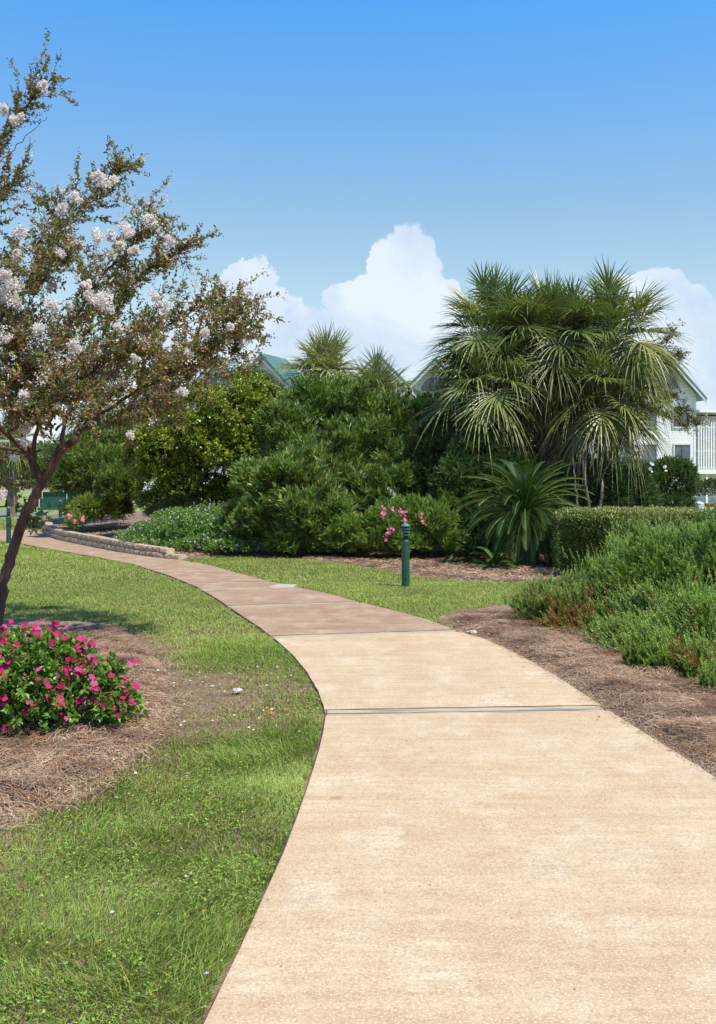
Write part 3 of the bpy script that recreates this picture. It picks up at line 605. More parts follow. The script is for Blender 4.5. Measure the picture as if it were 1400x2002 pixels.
shrub('evergreen_shrub', 'dull green bushy top showing just above the yellow-green shrub, left of a green gable', 'shrub', (*G(495, 1020), 0.1),
      [E(490, 755, 31, .75, .7, .5), E(520, 770, 31, .6, .6, .5), E(490, 820, 31, .8, .7, .9), E(490, 930, 31, .7, .7, 1.0)], 2200, dict(m=9, sl=.06, L=.06, W=.026, spread=(30, 85), tpl=TOB, col=colvar((.10, .15, .05), .25)), seed=6, nst=10)
shrub('evergreen_shrub', 'dark greenery behind the yellow-green shrub, added to stand in for the shade under it', 'shrub', (*G(400, 1010), 0.1),
      [E(200, 975, 33, 1.0, .7, .5), E(250, 985, 31, .8, .6, .45), E(320, 985, 29.5, .9, .5, .4), E(270, 950, 30.5, .8, .7, .8), E(330, 930, 30.5, 1.2, .8, 1.0), E(420, 920, 30.5, 1.3, .8, 1.2), E(500, 930, 30, 1.1, .8, 1.2), E(380, 870, 31, 1.2, .8, .8), E(550, 930, 29, .9, .8, 1.2)], 3600, dict(m=9, sl=.07, L=.08, W=.034, spread=(30, 85), tpl=TOB, col=colvar((.055, .085, .022), .25)), seed=26, nst=14)  # added backfill greenery, leaf colour darkened for the shade under the overhang
# mixed greenery left of it
shrub('oleander_bush', 'loose olive-green oleander at the head of the raised bed, behind the leaning tree', 'oleander', (*G(190, 1010), 0.3),
      [E(190, 930, 31, 1.1, 1.0, .9), E(140, 950, 31, .6, .7, .7), E(235, 960, 30, .6, .7, .7), E(180, 880, 32, .8, .8, .6), E(240, 890, 32, .7, .7, .8)], 2400,
      dict(olea, col=colvar((.14, .20, .045), .3, tips=(.28, .33, .07), odd=[(.42, .25, .05), (.3, .12, .05)], podd=.04)), 'olive-green shrubs at the head of the raised bed', seed=7, nst=40)
shrub('strappy_plant', 'yellow-green strappy plant at the left end of the raised mulch bed, below the olive-green oleander', 'plant', (*G(195, 1014), 0.35),
      [E(190, 1000, 30, .6, .5, .3), E(225, 1000, 30.5, .35, .3, .2), E(160, 998, 31, .35, .3, .2)], 420, dict(m=12, sl=.03, L=.34, W=.024, spread=(15, 75), tpl=T4, col=colvar((.20, .26, .05), .3, tips=(.32, .36, .08))), seed=8, nst=0)
shrub('evergreen_shrub', 'tall dark screen of foliage behind the leaning tree, below the white wall with a window', 'shrub', (*G(240, 1000), 0.2),
      [E(215, 880, 36, 1.3, 1.0, 1.2), E(150, 900, 37, 1.2, 1.0, .9), E(255, 900, 35, .8, .8, 1.0)], 2600, dict(m=10, sl=.08, L=.09, W=.026, spread=(20, 80), tpl=T2, col=colvar((.075, .12, .03), .3)), seed=9, nst=20)
# lantana ground cover with lilac flowers
def lantfl(root, T, A):
    acc = Acc(); k = rng.choice(len(T), 430, replace=False); k = k[(T[k, 2] > .12)]
    C = T[k] + [0, -.02, .045]; n = len(C); petals(acc, C, np.array([0, -.5, 1]) + rng.normal(0, .3, (n, 3)), .021, np.array([.58, .42, .68]) * rng.uniform(.8, 1.2, (n, 1)), 6)
    tag(acc.build('flower', MPETAL, root), kind='stuff')
shrub('trailing_lantana', 'low spreading green ground cover dotted with lilac flowers, spilling over the stone edging', 'ground cover', (*G(370, 1080), 0.0),
      [E(312, 1048, 24.8, .85, .9, .36), E(380, 1046, 24.4, 1.0, 1.0, .45), E(450, 1046, 24, .8, .9, .5), E(250, 1056, 26.0, .35, .4, .2), E(355, 1024, 26.5, .7, 1, .36), E(420, 1020, 26, .9, 1, .42), E(500, 1062, 23.3, .35, .5, .25), E(390, 1068, 23.3, .8, .4, .22), E(320, 1066, 24.0, .7, .5, .24), E(450, 1072, 22.9, .6, .35, .2)],
      7600, dict(m=8, sl=.04, L=.052, W=.027, spread=(30, 85), tpl=TOB, col=colvar((.14, .24, .045), .3, tips=(.2, .31, .09)), upw=1.2), seed=10, nst=0, flowers=lantfl, lump=.5, lf=2.5, depth=.3)
shrub('feathery_shrub', 'small olive feathery bush between the lilac ground cover and the yellow-green shrub', 'shrub', (*G(350, 1018), 0.3),
      [E(350, 992, 27.6, .6, .5, .3), E(385, 1000, 27.2, .35, .4, .28), E(310, 1003, 28, .4, .4, .2)], 1100, dict(m=14, sl=.12, L=.08, W=.008, spread=(15, 60), tpl=T2, col=colvar((.19, .21, .08), .25, tips=(.32, .32, .13))), seed=11, nst=12)
def pinkfl2(root, T, A):
    for px, py in ((139, 1011), (163, 1014), (147, 1019)):
        c = np.array(P3(px, py, 29.2)); C = c + rng.normal(0, .03, (9, 3)); acc = Acc(); petals(acc, C, np.array([0, -1, .5]) + rng.normal(0, .4, (9, 3)), .045, (.85, .27, .40), 5); acc.build('flower', MPETAL, root)
shrub('young_oleander', 'small yellow-green plant with pink blooms inside the left curl of the stone edging', 'oleander', (*G(150, 1036), 0.2),
      [E(150, 1018, 29.4, .26, .25, .22), E(146, 1028, 29.4, .2, .2, .18)], 90, dict(olea, m=10, L=.13, W=.024, col=colvar((.2, .27, .05), .25, tips=(.34, .38, .08))), seed=12, nst=6, flowers=pinkfl2, sspread=.05)
# far right shrubs
def whitefl(root, T, A):
    for px, py in ((1250, 927), (1275, 908), (1300, 914), (1272, 917)):
        c = np.array(P3(px, py, 27.0)); C = c + rng.normal(0, .03, (4, 3)); acc = Acc(); petals(acc, C, np.array([0, -1, .5]) + rng.normal(0, .4, (4, 3)), .04, (.8, .8, .74), 5); acc.build('flower', MPETAL, root)
shrub('oleander_bush', 'wide dark green oleander with a few white flowers, behind the clipped hedge', 'oleander', (*G(1260, 1035), 0.0),
      [E(1240, 960, 29, 1.0, 1, .85), E(1310, 950, 29, .75, .9, .8), E(1180, 975, 29, .8, .8, .75), E(1300, 990, 28.6, .85, .8, .5), E(1210, 1000, 28.4, .9, .8, .4)],
      3600, dict(olea, L=.11, W=.022, col=colvar((.062, .12, .036), .3, tips=(.13, .22, .08), odd=[(.5, .25, .05)], podd=.01)), seed=13, nst=30, flowers=whitefl)
shrub('rounded_shrub', 'dark rounded shrub under the white balcony at the right edge', 'shrub', (*G(1400, 986), 0.0),
      [E(1395, 962, 60, 1.1, 1.2, .75), E(1450, 955, 60, 1.3, 1.2, .9)], 1500, dict(m=8, sl=.08, L=.10, W=.06, spread=(30, 85), tpl=TOB, col=colvar((.07, .09, .035), .3)), seed=15, nst=0)

# ------------------------------------------------------------------ clipped hedge
def hedge():
    root = empty('clipped_hedge', (4.3, 18.2, 0), 'flat-topped clipped green hedge between the sago and the juniper', 'hedge')
    cx, cy, hx, hy, h = 4.90, 18.45, 1.36, 1.75, 1.13; n = 30000
    # points over a rounded box (superellipse plan), top and sides
    a = rng.uniform(0, 2 * pi, n); ex = 0.55
    px = np.sign(np.cos(a)) * np.abs(np.cos(a)) ** ex; py = np.sign(np.sin(a)) * np.abs(np.sin(a)) ** ex
    top = rng.random(n) < 0.5; r = np.where(top, np.sqrt(rng.random(n)), 1.0); z = np.where(top, h, rng.random(n) * h)
    ed = np.clip((r - .82) / .18, 0, 1) * top; z = z - ed ** 2 * .12; r = np.where(~top, 1 - .10 * np.clip((z - h + .12) / .12, 0, 1) ** 2 - .04 * np.clip(1 - z / .3, 0, 1), r)
    sx = cx + hx * px * r; x = sx - .12 * (np.clip((18.5 - (cy + hy * py * r)) / 1.6, -1, 1)); y = cy + hy * py * r
    nrm = unit(np.column_stack([px / hx, py / hy, np.zeros(n)]) * (~top)[:, None] + np.array([0, 0, 1.]) * top[:, None] + .001)
    P = np.column_stack([x, y, z]); lum = (fbm(P, 5, 5) - .5) * .16 - rng.random(n) ** 2 * .12; P = P + nrm * lum[:, None]
    acc = Acc(); A = unit(nrm + .5 * rdir(n) + [0, 0, .4]); q = P[:, 2] > .03
    tq = top & q; sprigs(acc, P[tq], A[tq], 5, .035, .036, .019, (15, 75), TOB, colvar((.20, .25, .055), .3, tips=(.42, .42, .13), odd=[(.42, .30, .15)], podd=.22), upw=.7)  # top leaves tinted yellow-brown to look sunlit
    q = q & ~top; sprigs(acc, P[q], A[q], 5, .035, .040, .021, (15, 75), TOB, colvar((.075, .12, .020), .35, sprigdev=.4, tips=(.22, .29, .05), odd=[(.32, .26, .12)], podd=.02), upw=.5)  # side leaf colours darkened to paint in the shaded faces
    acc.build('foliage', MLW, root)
    st = Acc(); ax = rng.choice(n, 160, replace=False)
    for i in ax:
        s = np.array([cx + rng.uniform(-.9, .9), cy + rng.uniform(-1.2, 1.2), 0]); tube(st, smooth_path([s, (s + P[i]) / 2 + [0, 0, .1], P[i] * .93 + s * .07], 5), [.014, .012, .009, .006, .003], (.1, .08, .06), 4)
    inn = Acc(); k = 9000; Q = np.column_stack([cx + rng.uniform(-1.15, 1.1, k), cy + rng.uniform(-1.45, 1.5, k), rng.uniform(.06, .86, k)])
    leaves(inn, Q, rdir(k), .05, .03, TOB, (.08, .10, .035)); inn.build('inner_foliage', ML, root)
    st.build('stem', MSTEM, root)
hedge()

# ------------------------------------------------------------------ junipers
def juniper(label, lobes, n, seed, base, brown=0.0, bspots=(), name='juniper'):
    root = empty(name, base, label, 'juniper', 'spreading junipers in the right straw bed')
    T, O = lobe_tips(lobes, n, .22, .95, 3.6, seed, cutz=.05); cx = np.array(base)
    out = unit((T - cx) * [1, 1, 0]); gd = np.column_stack([fbm(T, 2.6, 91) - .5, fbm(T, 2.6, 92) - .5, 0 * T[:, 0]]) * 3.2
    A = unit(O * .5 + out * .35 + [-.15, 0, 0.75] + .25 * rdir(len(T)) + gd)
    acc = Acc(); m = 40; nT = len(T); L = rng.uniform(.09, .26, nT)
    bs = np.zeros(nT)
    for bx, by, br in bspots:
        c = np.array(P3(bx, by, 1)); sx = (T[:, 0] / T[:, 1] * F + CX); sy = HOR - (T[:, 2] - H0) / T[:, 1] * F
        bs = np.maximum(bs, np.exp(-(((sx - bx) / br) ** 2 + ((sy - by) / (br * .6)) ** 2)) * .55)
    isb = rng.random(nT) < bs + brown
    k = np.tile(np.arange(m), nT) / m; a = np.repeat(A, m, 0); l = np.repeat(L, m)[:, None]; p0 = np.repeat(T, m, 0) - a * l * .6
    curve = np.repeat(rdir(nT) * .3 + [0, 0, .12], m, 0) * (k ** 2)[:, None] * l
    P = p0 + a * l * k[:, None] + curve; r = rdir(nT * m); r = unit(r - (r * a).sum(1, keepdims=True) * a)
    fan = (1 - k * .9) * 1.15; D = a * .85 + r * (.62)
    base_c = np.array([.075, .135, .026]); tip_c = np.array([.34, .44, .10]); lum = np.repeat(rng.uniform(.75, 1.25, nT), m)[:, None]
    c = (base_c + (tip_c - base_c) * (k[:, None] ** 1.5)) * lum * rng.uniform(.85, 1.15, (nT * m, 1))
    b = np.repeat(isb, m); c[b] = np.array([.36, .12, .07]) * rng.uniform(.6, 1.3, (b.sum(), 1))
    leaves(acc, P, D, .036 * (fan + .25) * rng.uniform(.7, 1.2, nT * m), .0085, T2, c, upw=.2)
    acc.build('foliage', ML, root)
    st = Acc(); stems(st, base, T, 45 if n > 1000 else 8, .012 if n > 1000 else .004, spread=.3 if n > 1000 else .03); st.build('stem', MSTEM, root)
    return root
juniper('largest spreading juniper at the right edge, in front of the clipped hedge', [E(1330, 1160, 11.6, .75, .9, .5), E(1235, 1165, 12.2, .5, .7, .36), E(1330, 1100, 12.4, .75, .7, .38), E(1250, 1120, 12.9, .5, .7, .36), E(1400, 1150, 11, .7, .9, .55), E(1420, 1090, 13, .7, .8, .4), E(1500, 1200, 11, .8, 1.4, .6)],
        6800, 1, (3.6, 12.0, 0), .0, ((1230, 1180, 45), (1260, 1175, 20), (1380, 1140, 15)))
juniper('low juniper with many rusty dead tips, at the left end of the right-hand bed', [E(1100, 1195, 12.2, .5, .6, .25), E(1160, 1215, 11.4, .55, .6, .3), E(1060, 1205, 12.2, .32, .4, .22), E(1165, 1190, 12.3, .38, .4, .26), E(1035, 1200, 12.6, .2, .25, .22), E(1230, 1210, 11.2, .4, .4, .35), E(1110, 1225, 11.3, .35, .3, .2), E(1180, 1250, 10.9, .35, .3, .2)],
        3600, 2, (2.45, 11.9, 0), .02, ((1120, 1220, 95), (1150, 1195, 60), (1065, 1235, 30), (1220, 1195, 50)))
juniper('bright green juniper with a rusty patch, nearest the walk at the right edge', [E(1340, 1260, 9.6, .48, .55, .30), E(1270, 1270, 10.0, .38, .45, .24), E(1400, 1250, 9.6, .45, .6, .40), E(1300, 1225, 10.6, .5, .5, .35), E(1215, 1265, 10.5, .3, .4, .2), E(1300, 1315, 8.9, .36, .4, .2), E(1390, 1320, 8.6, .4, .4, .26), E(1240, 1300, 9.6, .25, .3, .18), E(1350, 1290, 9.2, .4, .4, .3), E(1375, 1345, 8.4, .3, .35, .2), E(1270, 1325, 9.0, .28, .3, .17), E(1330, 1345, 8.6, .3, .3, .16)],
        6200, 3, (3.0, 10.0, 0), .01, ((1350, 1290, 32), (1400, 1290, 24), (1330, 1330, 14)))
juniper('small juniper tuft low in the straw at the right frame edge', [E(1405, 1350, 8.0, .15, .18, .15), E(1440, 1335, 8.1, .2, .2, .18)], 420, 4, (2.85, 8.1, 0))

# ------------------------------------------------------------------ pink periwinkle bush
def vinca():
    lobes = [E(60, 1350, 6.7, .34, .36, .34), E(150, 1360, 6.7, .30, .34, .26), E(215, 1385, 6.75, .21, .28, .19), E(-40, 1360, 6.7, .4, .4, .33), E(100, 1310, 6.9, .26, .28, .24), E(30, 1290, 7.0, .26, .3, .2), E(-110, 1350, 6.8, .35, .4, .33)]
    def fl(root, T, A):
        k = rng.choice(len(T), 620, replace=False); k = k[(A[k, 1] < .5) & (T[k, 2] > .14)]; cl = fbm(T[k], 6, 77) > .43; k = k[cl]
        ctr = T[k] + A[k] * .04; C = np.repeat(ctr, 2, 0) + rng.normal(0, .022, (len(ctr) * 2, 3)); n = len(C)
        Nn = unit(np.repeat(A[k], 2, 0) * .7 + np.array([.05, -.45, .5]) + rng.normal(0, .5, (n, 3))); o = np.argsort(C[:, 1] - C[:, 2] * .3); C, Nn = C[o], Nn[o]
        col = np.array([.56, .006, .13]) * rng.uniform(.7, 1.2, (n, 1)); q = rng.random(n) < .15; col[q] = np.array([.58, .07, .26]) * rng.uniform(.8, 1.2, (q.sum(), 1)); r_ = rng.uniform(.015, .027, n)
        for i in range(min(n, 100)):
            acc = Acc(); petals(acc, C[i:i + 1], Nn[i:i + 1], r_[i:i + 1], col[i:i + 1], 5, .85, rng.uniform(-.15, .3)); petals(acc, C[i:i + 1] + Nn[i:i + 1] * .002, Nn[i:i + 1], .0018, (.55, .35, .2), 5, 1, 0); acc.build('flower', MPETAL, root)
        if n > 100: acc = Acc(); petals(acc, C[100:], Nn[100:], r_[100:], col[100:], 5, .85, .12); tag(acc.build('flower', MPETAL, root), kind='stuff')
        k = rng.choice(len(T), 14, replace=False)
        for i in k: wh = Acc(); petals(wh, T[i:i + 1] + A[i:i + 1] * .03, A[i:i + 1], .014, (.7, .62, .6), 5); wh.build('spent_flower', MPETAL, root)
    T = None
    r, T, A = shrub('periwinkle_bush', 'bushy green plant covered in bright pink flowers, in the straw bed at the left edge', 'flower bush', (-1.95, 6.7, 0), lobes, 1900,
          dict(m=9, sl=.07, L=.050, W=.028, spread=(30, 80), tpl=T4, col=colvar((.10, .20, .022), .25, tips=(.24, .36, .07)), upw=1.0), seed=16, nst=60, rst=.006, flowers=fl, lump=.45, lf=6, depth=.42, sspread=.3)
    # one tall shoot with flowers at the top
    acc = Acc(); st = Acc(); b = np.array(P3(95, 1300, 7.0)); t = np.array(P3(112, 1222, 7.0)); pts = smooth_path([b, (b + t) / 2 + [.01, 0, 0], t], 8); tube(st, pts, .003, (.1, .15, .05), 5)
    sprigs(acc, pts[2:], np.repeat([[0, 0, 1.]], 6, 0), 3, .02, .05, .028, (40, 80), T4, colvar((.10, .20, .022), .25)); acc.build('shoot_leaf', ML, r); st.build('shoot', MSTEM, r)
    f = Acc(); c = np.array([P3(112, 1220, 6.98), P3(106, 1219, 6.98), P3(104, 1243, 6.98), P3(108, 1240, 6.97), P3(28, 1238, 6.9), P3(62, 1238, 6.9), P3(18, 1245, 6.9)])
    for p in c: f = Acc(); petals(f, p[None], np.array([[0, -1, .5]]) + rng.normal(0, .3, (1, 3)), .024, (.62, .012, .14), 5, .95, .08); f.build('shoot_flower', MPETAL, r)
vinca()

# ------------------------------------------------------------------ palms
def fan(acc, hub, d, up, L, col, nseg=34, droop=.35, span=115, costa=.28, curl=0.0, w=.032):
    """one costapalmate leaf: hub point, outward direction, blade normal"""
    d = unit(np.array(d, float)[None])[0]; up = np.array(up, float); up = unit((up - (up @ d) * d)[None])[0]; s = np.cross(d, up)
    th = np.radians(np.linspace(-span, span, nseg) + rng.normal(0, 2.6, nseg)); ct = np.cos(th); st = np.sin(th); k = 6; t = np.linspace(0, 1, k)
    org = hub + d * (costa * np.clip(ct, 0, 1))[:, None]
    dirs = d * ct[:, None] + s * st[:, None] + up * (.30 * np.abs(st))[:, None] + np.where(np.arange(nseg) % 2, .03, -.03)[:, None] * up
    ln = L * (.72 + .28 * ct) * rng.uniform(.9, 1.08, nseg); dr = droop * rng.uniform(.5, 1.6, nseg) + .55 * (rng.random(nseg) < .3) * rng.random(nseg)
    c = org[:, None] + dirs[:, None] * (ln[:, None] * t)[:, :, None]
    c[:, :, 2] -= (dr[:, None] * ln[:, None] * t ** 2.6)
    # strip width: joined near the hub, narrowing to a thread at the tip
    wd = w * np.array([.45, .95, 1.0, .75, .42, .06])
    side = unit(np.cross(dirs, up)); side = side * (1) ; fold = up * .35
    a = c + (side[:, None] * wd[None, :, None] / 2); b = c - (side[:, None] * wd[None, :, None] / 2); mid = c - up * (wd * .28)[None, :, None]
    v = np.stack([a, mid, b], 2).reshape(nseg, k * 3, 3); f = []
    for i in range(k - 1):
        q = i * 3; f += [(q, q + 1, q + 4), (q, q + 4, q + 3), (q + 1, q + 2, q + 5), (q + 1, q + 5, q + 4)]
    cc = np.array(col) * rng.uniform(.85, 1.15, (nseg, 1)); cv = np.repeat(cc[:, None], k * 3, 1).copy()
    tipc = np.array([.26, .24, .10]); tw = np.repeat(t ** 4, 3)[None, :, None] * .6; cv = cv * (1 - tw) + tipc * tw
    vv = v.reshape(-1, 3); ff = (np.array(f)[None] + (np.arange(nseg) * k * 3)[:, None, None]).reshape(-1, 3); acc.v.append(vv); acc.f.append(ff + acc.n); acc.c.append(cv.reshape(-1, 3)); acc.n += len(vv)
def palm(label, base, zc, R, nf, seed, green=(.10, .165, .05), group=None, L=1.0, trunk_r=.2, dead=6, emin=-55, tilt=(0, 0), name='fan_palm', nseg=34, w=.034):
    root = empty(name, base, label, 'palm', group); c0 = np.array([base[0] + tilt[0], base[1] + tilt[1], zc])
    cr = Acc(); pt = Acc(); dd = Acc(); g = np.array(green)
    for i in range(nf):
        u = (i + .5) / nf; el = radians(88 - (88 - emin) * u ** .85) + rng.normal(0, .08); az = i * 2.39996 + rng.normal(0, .15)
        d0 = np.array([cos(az) * cos(el), sin(az) * cos(el), sin(el)]); pl = R * rng.uniform(.25, .66)
        sag = .22 * (1 - abs(sin(el)) * .6); pts = np.array([c0 + d0 * pl * t - np.array([0, 0, 1]) * sag * pl * t * t for t in np.linspace(0, 1, 6)])
        d1 = unit((pts[-1] - pts[-2])[None])[0]; d1 = unit((d1 + [0, 0, -.12])[None])[0]
        tube(pt, pts, np.linspace(.02, .011, 6), g * [1.6, 1.35, 1.2], 4)
        up = np.array([0, 0, 1.0]) if abs(d1[2]) < .9 else np.array([cos(az), sin(az), .2]) * -1
        old = u ** 1.5; col = g * (1 - old) + np.array([.25, .275, .09]) * old; col = col * rng.uniform(.8, 1.2)
        if rng.random() < .12: col = np.array([.26, .27, .08])
        fan(cr, pts[-1], d1, up + .25 * rdir(1)[0], L * rng.uniform(.75, 1.0) * (0.8 + .25 * min(1, u * 2)), col, nseg, droop=.06 + .42 * u * rng.uniform(.5, 1.5), span=rng.uniform(95, 125), w=w)
    for i in range(dead):
        az = rng.uniform(0, 6.3); d0 = np.array([cos(az) * .45, sin(az) * .45, -.9]); p = c0 + d0 * .55
        tube(pt, [c0, (c0 + p) / 2, p], [.015, .012, .01], (.3, .2, .12), 4); fan(dd, p, d0, np.array([cos(az), sin(az), .3]), L * .7, np.array([.30, .21, .13]) * rng.uniform(.7, 1.1), 20, .5, 70, w=.02)
    cr.build('crown', MPALM, root); pt.build('petiole', MPALM, root)
    if dead: dd.build('dead_frond', MDRY, root)
    tr = Acc(); n = 22; b = np.array([base[0], base[1], 0.]); pts = smooth_path([b, (b + c0) / 2 + [.03, 0, 0], c0 - [0, 0, .05]], n)
    tube(tr, pts, trunk_r * (1.15 - .25 * np.linspace(0, 1, n)), (.2, .15, .12), 12, .08)
    # old leaf boots crossing round the trunk
    for i in range(int(70 * zc / 4)):
        t = rng.uniform(.15, .98); p = pts[int(t * (n - 1))]; az = i * 2.4; o = np.array([cos(az), sin(az), 0]); q = p + o * trunk_r * .9
        tube(tr, [q, q + o * .05 + [rng.normal(0, .05), rng.normal(0, .05), .16], q + o * .13 + [rng.normal(0, .08), 0, .30]], [.045, .03, .012], (.2, .15, .1), 4)
    tr.build('trunk', MTRUNK, root); return root
MTRUNK = noise_mat('palm_trunk', (0.08, 0.055, 0.04), (0.28, 0.21, 0.16), 12, 0.95, 0.9, stretch=(1, 1, .4))
PG = 'big fan palms clumped behind the sago'
palm('tallest fan palm of the clump, in the middle, its thick trunk behind the sago', (*G(1062, 1085)[:1], 24.3, 0) if False else (4.35, 24.3, 0), 5.0, 1.65, 76, 1, (.12, .175, .052), PG, 1.05, .27, 12, tilt=(.15, 0), nseg=34, emin=-72, w=.036)
palm('left fan palm of the clump, its fronds reaching over the oleanders', (3.3, 24.6, 0), 5.1, 1.6, 72, 2, (.13, .185, .055), PG, 1.05, .2, 10, tilt=(-.1, 0), nseg=33, emin=-72, w=.036)
palm('fan palm at the back of the clump, between its left and tallest heads', (3.9, 25.4, 0), 4.85, 1.5, 60, 11, (.12, .175, .052), PG, 1.1, .17, 4, nseg=32, emin=-60, w=.036)
palm('fan palm at the back of the clump, between its tallest and right heads', (5.25, 25.3, 0), 4.85, 1.5, 60, 12, (.12, .175, .052), PG, 1.1, .17, 4, nseg=32, emin=-60, w=.036)
palm('right fan palm of the clump, its fronds hiding the gabled house', (5.75, 24.2, 0), 4.95, 1.6, 72, 3, (.13, .185, .055), PG, 1.05, .17, 10, tilt=(.15, -.1), nseg=33, emin=-72, w=.036)
palm('lower fan palm at the right front of the clump, its fronds hanging toward the hedge', (5.5, 23.5, 0), 3.55, 1.35, 40, 4, (.15, .20, .055), PG, 1.0, .14, 4, emin=-55, tilt=(.05, -.1), nseg=33, w=.036)
palm('lower fan palm at the left front of the clump, its fronds over the oleander tops', (2.85, 23.8, 0), 3.8, 1.3, 38, 5, (.145, .195, .055), PG, 1.0, .14, 3, emin=-55, nseg=33, w=.036)
PB = 'small fan palms rising behind the oleanders'
palm('fan palm with a yellowing frond, rising behind the oleander peak', (-1.15, 36, 0), 5.35, 1.35, 60, 6, (.25, .27, .10), PB, 1.3, .17, 4, nseg=30, w=.04)
palm('fan palm rising behind the oleanders in front of the middle gable', (.62, 33, 0), 4.3, 1.2, 50, 7, (.18, .22, .09), PB, 1.2, .16, 4, nseg=30, w=.04)
PF = 'fan palms beyond the leaning tree'
palm('fan palm half hidden behind the flowering tree, above the dark screen of foliage', (-8.9, 36, 0), 4.1, 1.0, 26, 8, (.12, .17, .09), PF, .95, .16, 3, nseg=26, w=.045)
palm('fan palm at the far left edge, beyond the bollards', (-16.6, 50, 0), 3.6, 1.2, 26, 9, (.11, .15, .08), PF, 1.1, .2, 5, nseg=26, w=.06)

# ------------------------------------------------------------------ sago palms
def sago(label, base, z0, L, nf, seed, emin=-25, emax=82, lw=.011, group='sago palms at the front of the bed', ll=.13):
    root = empty('sago_palm', base, label, 'sago palm', group); cr = Acc(); rc = Acc(); c0 = np.array([base[0], base[1], z0])
    for i in range(nf):
        u = (i + .5) / nf; el = radians(emax - (emax - emin) * u) + rng.normal(0, .08); az = i * 2.39996 + rng.normal(0, .1); n = 46; t = np.linspace(0.0, 1, n)
        ln = L * rng.uniform(.85, 1.08); bend = radians(26 + 54 * (1 - abs(u - .35))) ; e = el - bend * t ** 1.4; ds = ln / n
        h = np.array([cos(az), sin(az), 0]); pts = c0 + np.cumsum(h * (np.cos(e) * ds)[:, None] + np.array([0, 0, 1.]) * (np.sin(e) * ds)[:, None], 0)
        pts[:, 2] = np.maximum(pts[:, 2], .03); tg = unit(np.gradient(pts, axis=0)); sd = np.cross(tg, [0, 0, 1.]); sd = unit(sd + 1e-6); nr = np.cross(sd, tg)
        tube(rc, pts[::5], np.linspace(.012, .005, len(pts[::5])), (.24, .30, .07), 4)
        k = slice(4, n); m = n - 4; env = np.sin(np.clip(t[k] * 1.02, 0, 1) ** .8 * pi) ** .45 * .9 + .12; tint = rng.uniform(.8, 1.2)
        for sg in (-1, 1):
            for off in (0, .5):
                P = pts[k] + tg[k] * ds * off; D = sd[k] * sg * .80 + tg[k] * .55 + nr[k] * .42; LL = ll * env * rng.uniform(.93, 1.05, m)
                S_ = unit(np.cross(D, nr[k])); D = unit(D); q7 = P + D * (LL * .7)[:, None] - nr[k] * (LL * .04)[:, None]; v = np.stack([P - S_ * lw / 2, P + S_ * lw / 2, q7 + S_ * lw * .4, q7 - S_ * lw * .4, P + D * LL[:, None] - nr[k] * (LL * .12)[:, None]], 1)
                c = np.array([.030, .074, .010]) * tint; old = max(0, u - .55) * 1.3; c = c * (1 - old) + np.array([.14, .21, .045]) * old
                cr.add(v, [(0, 1, 2), (0, 2, 3), (3, 2, 4)], c * rng.uniform(.8, 1.2, (m, 1)))
    cr.build('crown', MSAGO, root); rc.build('frond_midrib', MPALM, root)
    tr = Acc(); tube(tr, [(base[0], base[1], 0), (base[0], base[1], z0 * .5), (base[0], base[1], z0 + .02)], [.17 * L, .16 * L, .1 * L], (.2, .14, .1), 12, .12); tr.build('trunk', MTRUNK, root)
MSAGO = leaf_mat('sago_leaf', 0.5, 0.3, 0.15)
b = G(1026, 1106); sago('large sago palm with arching dark green fronds, in front of the big palms', (b[0], b[1], 0), 1.02, 1.45, 190, 1, emin=-75, lw=.0068, ll=.15)
b = G(925, 1104); sago('small sago palm low on the straw, just left of the large one', (b[0], b[1], 0), .12, .72, 24, 2, emin=-8, emax=72, lw=.013, ll=.11)
b = G(968, 1116); sago('smallest sago pup, at the front foot of the large one', (b[0], b[1], 0), .08, .55, 14, 3, emin=5, emax=75, lw=.012, ll=.10)
b = G(900, 1090); sago('sago palm behind the small one, beside the pink oleander', (b[0] + .1, b[1], 0), .2, .7, 20, 4, emin=5, emax=78, lw=.013, ll=.10)

